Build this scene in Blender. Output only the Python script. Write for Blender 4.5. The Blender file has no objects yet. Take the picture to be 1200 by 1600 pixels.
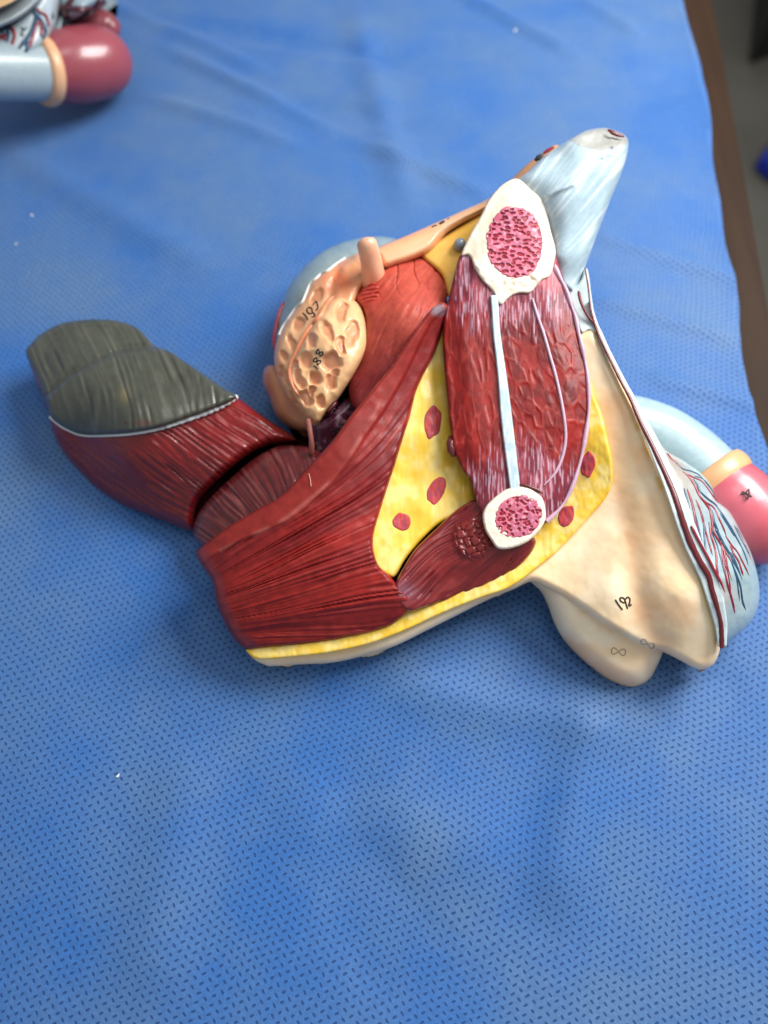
import bpy, math, random
import numpy as np
from mathutils import Vector

random.seed(4)
rng = np.random.default_rng(11)
SC = bpy.context.scene
COL = SC.collection

# ------------------------------------------------------------------ camera, world, lights, exposure
FPX = 1155.0
DEP = math.radians(66.0)          # the phone looks down at the table this steeply
DIST = 0.42
CAM = np.array([0.0, -DIST * math.cos(DEP), DIST * math.sin(DEP)])
FWD = np.array([0.0, math.cos(DEP), -math.sin(DEP)])
UPV = np.array([0.0, math.sin(DEP), math.cos(DEP)])

cd = bpy.data.cameras.new('camera')
cam = bpy.data.objects.new('camera', cd)
COL.objects.link(cam)
cam.location = CAM.tolist()
cam.rotation_euler = (math.pi / 2 - DEP, 0, 0)
cd.sensor_fit = 'VERTICAL'
cd.sensor_height = 9.8
cd.sensor_width = 7.35
cd.lens = FPX / 1600.0 * 9.8
cd.clip_start = 0.01
cd.clip_end = 50
cd.dof.use_dof = True
cd.dof.focus_distance = 0.345
cd.dof.aperture_fstop = cd.lens / 6.6
SC.camera = cam
SC.render.resolution_x = 768
SC.render.resolution_y = 1024

w = bpy.data.worlds.new('World')
SC.world = w
w.use_nodes = True
bg = w.node_tree.nodes['Background']
bg.inputs[0].default_value = (0.88, 0.94, 1.0, 1)
bg.inputs[1].default_value = 0.38


def area(name, loc, target, size, power, col):
    d = bpy.data.lights.new(name, 'AREA')
    d.shape = 'RECTANGLE'
    d.size, d.size_y = size
    d.energy = power
    d.color = col
    o = bpy.data.objects.new(name, d)
    COL.objects.link(o)
    o.location = loc
    o.rotation_euler = (Vector(target) - Vector(loc)).to_track_quat('-Z', 'Y').to_euler()
    return o


area('window_light', (0.56, 0.36, 0.72), (0.05, 0.05, 0.0), (0.5, 0.5), 14.0, (1.0, 0.985, 0.96))
area('ceiling_light', (0.1, 0.15, 1.7), (0, 0.1, 0.0), (0.6, 0.6), 3.8, (1.0, 0.97, 0.93))
SC.view_settings.view_transform = 'Standard'
SC.view_settings.look = 'None'
SC.view_settings.exposure = 0.12
SC.view_settings.gamma = 1.0


# ------------------------------------------------------------------ projection of photograph points to places in the scene
def rays(px, py):
    px = np.asarray(px, float); py = np.asarray(py, float)
    a = (px - 600.0) / FPX; b = -(py - 800.0) / FPX
    return np.stack([a, FWD[1] + UPV[1] * b, FWD[2] + UPV[2] * b], -1)


def P(px, py, z):
    d = rays(px, py)
    t = (np.asarray(z, float) - CAM[2]) / d[..., 2]
    return CAM + d * t[..., None]


# ------------------------------------------------------------------ numeric helpers
TAB = rng.random((256, 256))


def noise(x, y, seed=0):
    x = np.asarray(x, float) + seed * 17.31; y = np.asarray(y, float) + seed * 9.77
    i = np.floor(x).astype(int); j = np.floor(y).astype(int)
    f = x - i; g = y - j
    f = f * f * (3 - 2 * f); g = g * g * (3 - 2 * g)
    a = TAB[i & 255, j & 255]; b = TAB[(i + 1) & 255, j & 255]
    c = TAB[i & 255, (j + 1) & 255]; d = TAB[(i + 1) & 255, (j + 1) & 255]
    return (a * (1 - f) + b * f) * (1 - g) + (c * (1 - f) + d * f) * g


def fbm(x, y, seed=0, oct=3):
    s = 0; amp = 0.5; tot = 0
    for k in range(oct):
        s = s + amp * noise(x * 2 ** k, y * 2 ** k, seed + k); tot += amp; amp *= 0.5
    return s / tot


def voro(x, y, seed=0, jit=0.9, full=False):
    """distance to the border between cells, and a random value per cell"""
    i = np.floor(x).astype(int); j = np.floor(y).astype(int)
    f1 = np.full(np.shape(x), 9.0); f2 = f1.copy(); cid = np.zeros(np.shape(x))
    for di in (-1, 0, 1):
        for dj in (-1, 0, 1):
            a = (i + di + seed * 31) & 255; b = (j + dj + seed * 57) & 255
            cx = i + di + 0.5 + (TAB[a, b] - 0.5) * jit
            cy = j + dj + 0.5 + (TAB[b, (a + 99) & 255] - 0.5) * jit
            d = np.hypot(x - cx, y - cy)
            new = d < f1
            f2 = np.where(new, f1, np.minimum(f2, d))
            cid = np.where(new, TAB[(a + 41) & 255, (b + 7) & 255], cid)
            f1 = np.where(new, d, f1)
    return (f2 - f1, cid) if not full else (f1, cid)


def ss(a, b, x):
    t = np.clip((np.asarray(x, float) - a) / (b - a), 0, 1)
    return t * t * (3 - 2 * t)


def lin(*c):
    c = np.array(c, float) / 255.0
    return np.where(c <= 0.04045, c / 12.92, ((c + 0.055) / 1.055) ** 2.4)


def mix(a, b, m):
    m = np.clip(np.asarray(m, float), 0, 1)[..., None]
    return np.asarray(a) * (1 - m) + np.asarray(b) * m


def spline(pts, n=6, closed=True):
    p = np.array(pts, float); N = len(p); out = []
    for i in range(N if closed else N - 1):
        if closed:
            a, b, c, d = p[(i - 1) % N], p[i], p[(i + 1) % N], p[(i + 2) % N]
        else:
            a, b, c, d = p[max(i - 1, 0)], p[i], p[i + 1], p[min(i + 2, N - 1)]
        for k in range(n):
            t = k / n
            out.append(0.5 * ((2 * b) + (c - a) * t + (2 * a - 5 * b + 4 * c - d) * t * t + (3 * b - a - 3 * c + d) * t ** 3))
    if not closed:
        out.append(p[-1])
    return np.array(out)


def polydist(x, y, poly, closed=False):
    x = np.asarray(x, float); y = np.asarray(y, float)
    best = np.full(x.shape, 1e9)
    n = len(poly)
    for i in range(n if closed else n - 1):
        ax, ay = poly[i]; bx, by = poly[(i + 1) % n]
        dx, dy = bx - ax, by - ay
        L = dx * dx + dy * dy + 1e-12
        t = np.clip(((x - ax) * dx + (y - ay) * dy) / L, 0, 1)
        best = np.minimum(best, (x - ax - t * dx) ** 2 + (y - ay - t * dy) ** 2)
    return np.sqrt(best)


def inside(x, y, poly):
    r = np.zeros(np.shape(x), bool)
    n = len(poly)
    for i in range(n):
        ax, ay = poly[i]; bx, by = poly[(i + 1) % n]
        if ay == by: continue
        c = ((ay > y) != (by > y)) & (x < (bx - ax) * (y - ay) / (by - ay) + ax)
        r ^= c
    return r


def sdf(x, y, poly):
    d = polydist(x, y, poly, True)
    return np.where(inside(x, y, poly), d, -d)


def tps(ctrl, lam=0.0):
    c = np.array(ctrl, float); n = len(c)
    xy = c[:, :2] / 100.0
    r = np.hypot(xy[:, None, 0] - xy[None, :, 0], xy[:, None, 1] - xy[None, :, 1])
    K = np.where(r > 0, r * r * np.log(r + 1e-12), 0) + lam * np.eye(n)
    Q = np.hstack([np.ones((n, 1)), xy])
    A = np.zeros((n + 3, n + 3)); A[:n, :n] = K; A[:n, n:] = Q; A[n:, :n] = Q.T
    s = np.linalg.solve(A, np.concatenate([c[:, 2], np.zeros(3)]))

    def f(x, y, _s=None):
        x = np.asarray(x, float) / 100; y = np.asarray(y, float) / 100
        v = s[n] + s[n + 1] * x + s[n + 2] * y
        for k in range(n):
            rr = (x - xy[k, 0]) ** 2 + (y - xy[k, 1]) ** 2
            v = v + s[k] * 0.5 * rr * np.log(rr + 1e-12)
        return v
    return f


# ------------------------------------------------------------------ materials
def painted(name, rough=0.36, coat=0.35, grain=0.12, gscale=260, bump=0.25, bscale=900, spec=0.5, base=None, sss=0.0):
    m = bpy.data.materials.new(name); m.use_nodes = True
    nt = m.node_tree; N = nt.nodes; L = nt.links
    b = N['Principled BSDF']
    tc = N.new('ShaderNodeTexCoord')
    n1 = N.new('ShaderNodeTexNoise'); n1.inputs['Scale'].default_value = gscale; n1.inputs['Detail'].default_value = 5
    L.new(tc.outputs['Object'], n1.inputs['Vector'])
    mr = N.new('ShaderNodeMapRange'); mr.inputs[1].default_value = 0.3; mr.inputs[2].default_value = 0.7
    mr.inputs[3].default_value = 1 - grain; mr.inputs[4].default_value = 1 + grain
    L.new(n1.outputs['Fac'], mr.inputs[0])
    mx = N.new('ShaderNodeVectorMath'); mx.operation = 'SCALE'
    if base is None:
        at = N.new('ShaderNodeAttribute'); at.attribute_name = 'Col'
        L.new(at.outputs['Color'], mx.inputs[0])
    else:
        mx.inputs[0].default_value = base
    L.new(mr.outputs[0], mx.inputs['Scale'])
    L.new(mx.outputs[0], b.inputs['Base Color'])
    n2 = N.new('ShaderNodeTexNoise'); n2.inputs['Scale'].default_value = bscale; n2.inputs['Detail'].default_value = 4
    L.new(tc.outputs['Object'], n2.inputs['Vector'])
    bp = N.new('ShaderNodeBump'); bp.inputs['Strength'].default_value = bump; bp.inputs['Distance'].default_value = 0.0004
    L.new(n2.outputs['Fac'], bp.inputs['Height']); L.new(bp.outputs[0], b.inputs['Normal'])
    r2 = N.new('ShaderNodeMapRange'); r2.inputs[3].default_value = rough - 0.08; r2.inputs[4].default_value = rough + 0.14
    n3 = N.new('ShaderNodeTexNoise'); n3.inputs['Scale'].default_value = gscale * 0.4; n3.inputs['Detail'].default_value = 3
    L.new(tc.outputs['Object'], n3.inputs['Vector'])
    L.new(n3.outputs['Fac'], r2.inputs[0]); L.new(r2.outputs[0], b.inputs['Roughness'])
    b.inputs['Coat Weight'].default_value = coat; b.inputs['Coat Roughness'].default_value = 0.12
    b.inputs['Specular IOR Level'].default_value = spec
    if sss:
        b.inputs['Subsurface Weight'].default_value = sss
        b.inputs['Subsurface Radius'].default_value = (0.004, 0.0018, 0.001)
        b.inputs['Subsurface Scale'].default_value = 1.0
    return m


M_MUS = painted('painted_muscle', 0.36, 0.06, 0.16, 220, 0.2, 700, 0.2)
M_GLOSS = painted('glossy_muscle', 0.24, 0.22, 0.16, 220, 0.3, 600, 0.4)
M_SKIN = painted('painted_skin', 0.38, 0.25, 0.05, 120, 0.12, 800)
M_FAT = painted('painted_fat', 0.40, 0.2, 0.05, 200, 0.15, 500)
M_LIG = painted('painted_ligament', 0.34, 0.35, 0.06, 240, 0.25, 700)
M_BONE = painted('painted_bone', 0.42, 0.15, 0.04, 260, 0.25, 700)
M_INK = painted('marker_ink', 0.5, 0.0, 0.05, 300, 0.0, 300, base=tuple(lin(28, 26, 26)))
M_PENCIL = painted('pencil_line', 0.6, 0.0, 0.1, 300, 0.0, 300, base=tuple(lin(150, 138, 125)))
M_RED = painted('artery_red', 0.35, 0.3, 0.15, 300, 0.1, 600, base=tuple(lin(140, 30, 48)))
M_BLUE = painted('vein_blue', 0.35, 0.3, 0.15, 300, 0.1, 600, base=tuple(lin(36, 76, 104)))
M_DARKRED = painted('dark_red_section', 0.35, 0.3, 0.18, 300, 0.15, 600, base=tuple(lin(100, 22, 26)))
M_WHITE = painted('white_edge', 0.4, 0.2, 0.05, 300, 0.2, 600, base=tuple(lin(222, 226, 226)))
M_LAV = painted('lavender_edge', 0.35, 0.3, 0.10, 400, 0.3, 600, base=tuple(lin(196, 158, 178)))


# ------------------------------------------------------------------ mesh builders
def link(name, verts, faces, mat, parent=None, cols=None, sharp=None):
    me = bpy.data.meshes.new(name)
    me.from_pydata(verts if isinstance(verts, list) else verts.tolist(), [], faces)
    me.materials.append(mat)
    me.polygons.foreach_set('use_smooth', np.ones(len(me.polygons), bool))
    if cols is not None:
        a = me.color_attributes.new('Col', 'FLOAT_COLOR', 'POINT')
        c = np.ones((len(verts), 4), np.float32); c[:, :3] = np.clip(cols, 0, 1)
        a.data.foreach_set('color', c.ravel())
    if sharp: me.set_sharp_from_angle(angle=math.radians(sharp))
    me.update()
    o = bpy.data.objects.new(name, me)
    COL.objects.link(o)
    if parent is not None: o.parent = parent
    return o


def clip_grid(poly, step):
    x0, y0 = poly.min(0) - step; x1, y1 = poly.max(0) + step
    nx = int((x1 - x0) / step) + 2; ny = int((y1 - y0) / step) + 2
    gx = x0 + np.arange(nx) * step; gy = y0 + np.arange(ny) * step
    X, Y = np.meshgrid(gx, gy, indexing='ij')
    S = sdf(X.ravel(), Y.ravel(), poly).reshape(nx, ny)
    S[np.abs(S) < 1e-4 * step] = 1e-4 * step
    ins = S > 0
    idx = -np.ones((nx, ny), int); idx[ins] = np.arange(ins.sum())
    V = [X[ins], Y[ins]]; sd = S[ins]
    n0 = len(sd)
    c = [ins[:-1, :-1], ins[:-1, 1:], ins[1:, 1:], ins[1:, :-1]]
    cnt = sum(k.astype(int) for k in c)
    full = np.argwhere(cnt == 4)
    i, j = full[:, 0], full[:, 1]
    faces = np.stack([idx[i, j], idx[i, j + 1], idx[i + 1, j + 1], idx[i + 1, j]], 1).tolist()
    cross = {}; ex = []; ey = []; segs = []

    def crossing(a, b):
        k = (a, b) if a < b else (b, a)
        if k not in cross:
            s0, s1 = S[a], S[b]; t = s0 / (s0 - s1)
            ex.append(X[a] + (X[b] - X[a]) * t); ey.append(Y[a] + (Y[b] - Y[a]) * t)
            cross[k] = n0 + len(ex) - 1
        return cross[k]
    for i, j in np.argwhere((cnt > 0) & (cnt < 4)).tolist():
        cs = [(i, j), (i, j + 1), (i + 1, j + 1), (i + 1, j)]
        pl = []; exits = []; entries = []
        for k in range(4):
            a = cs[k]; b = cs[(k + 1) % 4]
            if ins[a]: pl.append(int(idx[a]))
            if ins[a] != ins[b]:
                q = crossing(a, b); pl.append(q)
                (exits if ins[a] else entries).append((len(pl) - 1, q))
        if len(pl) >= 3: faces.append(pl)
        for pos, q in exits:
            nxt = pl[(pos + 1) % len(pl)]
            segs.append((q, nxt))
    x = np.concatenate([V[0], ex]); y = np.concatenate([V[1], ey])
    s = np.concatenate([sd, np.zeros(len(ex))])
    return x, y, s, faces, segs, n0


def relief(name, outline, zf, cf, mat, parent, step=2.0, er=10, ed=0.004, bot=None, thick=None, shrink=0.003, n=5, sharp=55, rings=4):
    """a closed solid: a modelled upper surface over an outline, rounded edge, walls and an underside"""
    poly = spline(outline, n) if n else np.array(outline, float)

    def zz(x, y, s):
        r = np.clip(1 - s / er, 0, 1)
        return zf(x, y, s) - ed * (1 - np.sqrt(np.clip(1 - r * r, 0, 1)))
    x, y, s, faces, segs, n0 = clip_grid(poly, step)
    z = zz(x, y, s)
    V = P(x, y, z)
    C = cf(x, y, s)
    C = np.broadcast_to(C, (len(x), 3)).copy()
    nface = len(faces)
    e = np.arange(n0, len(x)); ne = len(e)
    h = step * 0.8
    gx = sdf(x[e] + h, y[e], poly) - sdf(x[e] - h, y[e], poly)
    gy = sdf(x[e], y[e] + h, poly) - sdf(x[e], y[e] - h, poly)
    gl = np.hypot(gx, gy) + 1e-9; gx /= gl; gy /= gl
    sp = shrink * 3300.0 + 1e-6
    shrink = shrink * np.clip(sdf(x[e] + gx * sp, y[e] + gy * sp, poly) / sp, 0, 1) * 0.95
    d = rays(x[e], y[e]); rx = d[:, 0] / -d[:, 2]; ry = d[:, 1] / -d[:, 2]
    wx = wy = ss(-0.15, 0.15, (gx * rx - gy * ry) / np.hypot(rx, ry))
    zb = np.maximum(z[e] - thick, 0.0004) if thick is not None else np.full(ne, bot)
    zb = np.minimum(zb, z[e] - 0.0003)
    allV = [V]; allC = [C]; prev = e; base = len(V)
    for k in range(1, rings + 1):
        t = k / rings
        dz = (z[e] - zb) * t
        q = V[e].copy()
        q[:, 0] += wx * rx * dz + gx * shrink * t * t
        q[:, 1] += wy * ry * dz - gy * shrink * t * t
        q[:, 2] -= dz
        cur = base + np.arange(ne)
        for a, b in segs:
            a -= n0; b -= n0
            if a < 0 or b < 0: continue
            faces.append([int(prev[b]), int(prev[a]), int(cur[a]), int(cur[b])])
        allV.append(q); allC.append(C[e]); base += ne; prev = cur
    # underside: the interior pushed down, joined to the last ring of the wall
    D = allV[-1] - V[e]; Q = V[:n0].copy(); pick = np.arange(0, ne, max(1, ne // 160))
    for c0 in range(0, n0, 4000):
        sl = slice(c0, min(c0 + 4000, n0))
        wt = 1.0 / ((x[sl, None] - x[e][None, pick]) ** 2 + (y[sl, None] - y[e][None, pick]) ** 2 + 1.0) ** 1.5
        wt /= wt.sum(1)[:, None]
        Q[sl] += wt @ D[pick]
    zi = np.maximum(z[:n0] - thick, 0.0004) if thick is not None else np.full(n0, float(bot))
    Q[:, 2] = np.minimum(zi, z[:n0] - 0.0003)
    allV.append(Q); allC.append(C[:n0])
    top = [f for f in faces[:nface]]
    mp = np.concatenate([base + np.arange(n0), prev])
    for f in top: faces.append([int(mp[k]) for k in f[::-1]])
    o = link(name, np.concatenate(allV), faces, mat, parent, np.concatenate(allC), sharp)

    def at(px, py):
        px = np.asarray(px, float); py = np.asarray(py, float)
        return zz(px, py, np.maximum(sdf(px, py, poly), 0))
    return o, at


def tube_verts(pts, rad, nseg=10, flat=1.0, cap=True, base=0, up=None):
    pts = np.asarray(pts, float); n = len(pts)
    rad = np.broadcast_to(np.asarray(rad, float), (n,))
    T = np.gradient(pts, axis=0); T /= np.linalg.norm(T, axis=1)[:, None] + 1e-12
    V = []; F = []
    ref = np.array([0, 0, 1.0]) if up is None else np.asarray(up, float)
    if abs(T[0] @ ref) > 0.95: ref = np.array([0, 1.0, 0])
    for i in range(n):
        s = np.cross(T[i], ref); s /= np.linalg.norm(s) + 1e-12
        u = np.cross(s, T[i])
        for k in range(nseg):
            a = 2 * math.pi * k / nseg
            V.append(pts[i] + rad[i] * (s * math.cos(a) + u * flat * math.sin(a)))
    for i in range(n - 1):
        for k in range(nseg):
            k2 = (k + 1) % nseg
            F.append([base + i * nseg + k, base + i * nseg + k2, base + (i + 1) * nseg + k2, base + (i + 1) * nseg + k])
    if cap:
        F.append([base + k for k in range(nseg)][::-1]); F.append([base + (n - 1) * nseg + k for k in range(nseg)])
    return V, F


def tube(name, pts, rad, mat, parent, nseg=12, flat=1.0, col=None, sharp=60, cf=None):
    V, F = tube_verts(pts, rad, nseg, flat)
    V = np.array(V)
    c = None
    if cf is not None: c = cf(V, len(pts), nseg)
    elif col is not None: c = np.broadcast_to(col, (len(V), 3))
    return link(name, V, F, mat, parent, c, sharp)


def on_surface(path, at, off=0.0003, n=5, closed=False):
    p = spline(path, n, closed) if n else np.array(path, float)
    return P(p[:, 0], p[:, 1], at(p[:, 0], p[:, 1]) + off)


def taper(n, r, a=0.35, b=0.35):
    t = np.linspace(0, 1, n)
    return r * np.minimum(1, np.minimum(a + t * 6, b + (1 - t) * 6))


def strokes(name, paths, at, parent, mat=M_INK, r=0.00042, off=0.0001):
    V = []; F = []
    for p in paths:
        q = on_surface(p, at, off, 4)
        v, f = tube_verts(q, taper(len(q), r, 0.6, 0.5), 6, 0.5, True, len(V))
        V += v; F += f
    return link(name, np.array(V), F, mat, parent, None, None)


def vessel(name, path, at, r, mat, parent, off=0.0, a=0.4, b=0.1):
    q = on_surface(path, at, off, 5)
    return tube(name, q, taper(len(q), r, a, b), mat, parent, 8, 0.7)


def thing(name, label, cat, loc=(0, 0, 0), group=None):
    o = bpy.data.objects.new(name, None); COL.objects.link(o)
    o.empty_display_size = 0.03
    o['label'] = label; o['category'] = cat
    if group: o['group'] = group
    return o


def tag(o, label, cat, group=None):
    o['label'] = label; o['category'] = cat
    if group: o['group'] = group
    return o


def fibres(u, v, seed, wide=6.0, long=110.0):
    """bundles running along u: relief, groove strength and a streaky tone"""
    v = v + 16 * (noise(u / (long * 1.4), v / 38, seed + 5) - 0.5) + 4 * (noise(u / (long * .5), v / 15, seed + 8) - .5) + 0.9 * wide * noise(v / (wide * 1.3), v * 0 + seed, seed + 6)
    ph = v / wide; k = np.round(ph)
    n1 = noise(u / long, v / wide, seed); n2 = noise(u / (long * 0.6), v / (wide * 0.4), seed + 1)
    amp = ss(0.38, 0.85, noise(u / (long * 0.7), k * 0.73, seed + 2)) * (0.35 + 0.65 * noise(k * 1.37, k * 0, seed + 9))
    g = np.exp(-(np.abs(ph - k) / (0.17 + .10 * noise(u / 40, k, seed + 3))) ** 2) * amp
    h = 0.14 * np.cos(2 * math.pi * (ph - 0.5)) + 0.75 * (n1 - 0.5) + 0.45 * (n2 - 0.5)
    return h, g, n2


def streak(u, v, seed, wide=2.0, long=26.0):
    return noise(u / long, v / wide, seed) * 0.6 + noise(u / long * 1.7, v / wide * 1.9, seed + 3) * 0.4


# ------------------------------------------------------------------ floor, table, drape
def simple(name, col, rough=0.5, scale=8, amt=0.2, stretch=(1, 1, 1)):
    m = bpy.data.materials.new(name); m.use_nodes = True
    nt = m.node_tree; N = nt.nodes; L = nt.links; b = N['Principled BSDF']
    tc = N.new('ShaderNodeTexCoord'); mp = N.new('ShaderNodeMapping'); mp.inputs['Scale'].default_value = stretch
    L.new(tc.outputs['Object'], mp.inputs[0])
    n = N.new('ShaderNodeTexNoise'); n.inputs['Scale'].default_value = scale; n.inputs['Detail'].default_value = 6
    L.new(mp.outputs[0], n.inputs['Vector'])
    cr = N.new('ShaderNodeValToRGB')
    c = np.array(col)
    cr.color_ramp.elements[0].color = (*(c * (1 - amt)), 1); cr.color_ramp.elements[1].color = (*np.clip(c * (1 + amt), 0, 1), 1)
    cr.color_ramp.elements[0].position = 0.3; cr.color_ramp.elements[1].position = 0.7
    L.new(n.outputs['Fac'], cr.inputs[0]); L.new(cr.outputs[0], b.inputs['Base Color'])
    b.inputs['Roughness'].default_value = rough
    return m


def box_prism(name, ring, z0, z1, mat, parent=None, bev=0.004):
    ring = np.array(ring, float); n = len(ring); c = ring.mean(0)
    ins = c + (ring - c) * (1 - bev / np.maximum(np.linalg.norm(ring - c, axis=1), 1e-6))[:, None]
    lev = [(ins, z0), (ring, z0 + bev), (ring, z1 - bev), (ins, z1)]
    V = [[p[0], p[1], z] for r, z in lev for p in r]
    F = []
    for k in range(3):
        for i in range(n):
            j = (i + 1) % n
            F.append([k * n + i, k * n + j, (k + 1) * n + j, (k + 1) * n + i])
    F.append(list(range(n))[::-1]); F.append([3 * n + i for i in range(n)])
    return link(name, V, F, mat, parent, None, 40)


FLOOR_Z = -0.74
fl = link('floor', [[-3, -2, FLOOR_Z], [4, -2, FLOOR_Z], [4, 6, FLOOR_Z], [-3, 6, FLOOR_Z]], [[0, 1, 2, 3]],
          simple('floor_tile', (0.13, 0.12, 0.095), 0.7, 5, 0.15))
fl['kind'] = 'structure'
a0 = P(1118, 0, -0.0015); a1 = P(1206, 480, -0.0015)
dirn = (a1 - a0)[:2] / np.linalg.norm((a1 - a0)[:2])
e0 = a0[:2] - dirn * 0.6; e1 = a1[:2] + dirn * 0.7
table = thing('wooden_table', 'dark brown wooden table, bare edge showing right of the blue drape', 'table')
WOOD = simple('dark_wood', (0.030, 0.0145, 0.007), 0.6, 14, 0.22, (9, 0.7, 3))
WOOD.node_tree.nodes['Principled BSDF'].inputs['Specular IOR Level'].default_value = 0.12
box_prism('tabletop', [(-0.9, e1[1]), (e1[0], e1[1]), (e0[0], e0[1]), (-0.9, e0[1])], -0.032, -0.0015, WOOD, table, 0.005)


def drape_material():
    m = bpy.data.materials.new('blue_nonwoven'); m.use_nodes = True
    nt = m.node_tree; N = nt.nodes; L = nt.links; b = N['Principled BSDF']
    A = []; B = []
    for (x, y, ax, ay, bx, by) in ((50, 1530, 21.7, 5.1, -5.2, 14.6), (600, 1530, 19.7, 4.5, -2.6, 15.2), (100, 1100, 18.6, 4.2, -4.75, 11.0), (50, 770, 15.6, 2.5, -4.4, 9.2)):
        o = P(x, y, 0); A.append((P(x + ax, y + ay, 0) - o)[:2]); B.append((P(x + bx, y + by, 0) - o)[:2])
    a = np.mean(A, 0); bb = np.mean(B, 0)
    G = np.linalg.inv(np.stack([a, bb], 1))
    tc = N.new('ShaderNodeTexCoord')

    def vm(op, x, y=None, out=0):
        n = N.new('ShaderNodeVectorMath'); n.operation = op
        for k, q in enumerate((x, y)):
            if q is None: continue
            if isinstance(q, tuple): n.inputs[k].default_value = q
            else: L.new(q, n.inputs[k])
        return n.outputs['Value'] if op in ('DOT_PRODUCT', 'LENGTH') else n.outputs[0]

    def ma(op, x, y=None, z=None):
        n = N.new('ShaderNodeMath'); n.operation = op
        for k, q in enumerate((x, y, z)):
            if q is None: continue
            if isinstance(q, (int, float)): n.inputs[k].default_value = q
            else: L.new(q, n.inputs[k])
        return n.outputs[0]
    nz = N.new('ShaderNodeTexNoise'); nz.inputs['Scale'].default_value = 18; nz.inputs['Detail'].default_value = 1
    L.new(tc.outputs['Object'], nz.inputs['Vector'])
    wob = vm('SCALE', vm('SUBTRACT', nz.outputs['Color'], (0.5, 0.5, 0.5)))
    wob.node.inputs['Scale'].default_value = 0.008
    pos = vm('ADD', tc.outputs['Object'], wob)
    u = vm('DOT_PRODUCT', pos, (G[0, 0], G[0, 1], 0)); v = vm('DOT_PRODUCT', pos, (G[1, 0], G[1, 1], 0))
    jn = N.new('ShaderNodeTexNoise'); jn.inputs['Scale'].default_value = 900; jn.inputs['Detail'].default_value = 1
    L.new(tc.outputs['Object'], jn.inputs['Vector'])
    res = []
    La = np.linalg.norm(a)
    o = P(600, 1530, 0)
    e1 = (P(607.5, 1526, 0) - o)[:2]; e2 = (P(604.5, 1537.5, 0) - o)[:2]
    for off, e in ((0.0, e1), (0.5, e2)):
        e = e / np.linalg.norm(e); f = np.array([-e[1], e[0]])
        fu = ma('SUBTRACT', ma('FRACT', ma('ADD', u, off)), 0.5); fv = ma('SUBTRACT', ma('FRACT', ma('ADD', v, off)), 0.5)
        ra = 0.158 * La; rb = 0.080 * La
        p = ma('ADD', ma('MULTIPLY', fu, float(a @ e) / ra), ma('MULTIPLY', fv, float(bb @ e) / ra))
        q = ma('ADD', ma('MULTIPLY', fu, float(a @ f) / rb), ma('MULTIPLY', fv, float(bb @ f) / rb))
        res.append(ma('ADD', ma('MULTIPLY', p, p), ma('MULTIPLY', q, q)))
    d = ma('MINIMUM', res[0], res[1])
    d = ma('ADD', d, ma('MULTIPLY', ma('SUBTRACT', jn.outputs['Fac'], 0.5), 0.9))
    mr = N.new('ShaderNodeMapRange'); mr.inputs[1].default_value = 0.75; mr.inputs[2].default_value = 1.35
    mr.inputs[3].default_value = 1; mr.inputs[4].default_value = 0; mr.interpolation_type = 'SMOOTHSTEP'
    L.new(d, mr.inputs[0])
    # blotchy fibre density
    n1 = N.new('ShaderNodeTexNoise'); n1.inputs['Scale'].default_value = 11; n1.inputs['Detail'].default_value = 5; n1.inputs['Roughness'].default_value = 0.6
    L.new(tc.outputs['Object'], n1.inputs['Vector'])
    cr = N.new('ShaderNodeValToRGB')
    cr.color_ramp.elements[0].position = 0.36; cr.color_ramp.elements[1].position = 0.64
    cr.color_ramp.elements[0].color = (*lin(46, 102, 172), 1); cr.color_ramp.elements[1].color = (*lin(80, 116, 162), 1)
    L.new(n1.outputs['Fac'], cr.inputs[0])
    n2 = N.new('ShaderNodeTexNoise'); n2.inputs['Scale'].default_value = 700; n2.inputs['Detail'].default_value = 6
    L.new(tc.outputs['Object'], n2.inputs['Vector'])
    fr = N.new('ShaderNodeMapRange'); fr.inputs[1].default_value = 0.3; fr.inputs[2].default_value = 0.7; fr.inputs[3].default_value = 0.86; fr.inputs[4].default_value = 1.1
    L.new(n2.outputs['Fac'], fr.inputs[0])
    sc = vm('SCALE', cr.outputs[0]); L.new(fr.outputs[0], sc.node.inputs['Scale'])
    mx = N.new('ShaderNodeMix'); mx.data_type = 'RGBA'
    L.new(mr.outputs[0], mx.inputs[0]); L.new(sc, mx.inputs[6]); mx.inputs[7].default_value = (*lin(24, 68, 126), 1)
    L.new(mx.outputs[2], b.inputs['Base Color'])
    bp = N.new('ShaderNodeBump'); bp.inputs['Strength'].default_value = 0.6; bp.inputs['Distance'].default_value = 0.0005
    hgt = ma('SUBTRACT', ma('MULTIPLY', n2.outputs['Fac'], 0.5), mr.outputs[0])
    L.new(hgt, bp.inputs['Height']); L.new(bp.outputs[0], b.inputs['Normal'])
    b.inputs['Roughness'].default_value = 0.62
    b.inputs['Specular IOR Level'].default_value = 0.35
    b.inputs['Sheen Weight'].default_value = 0.15
    return m


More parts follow.
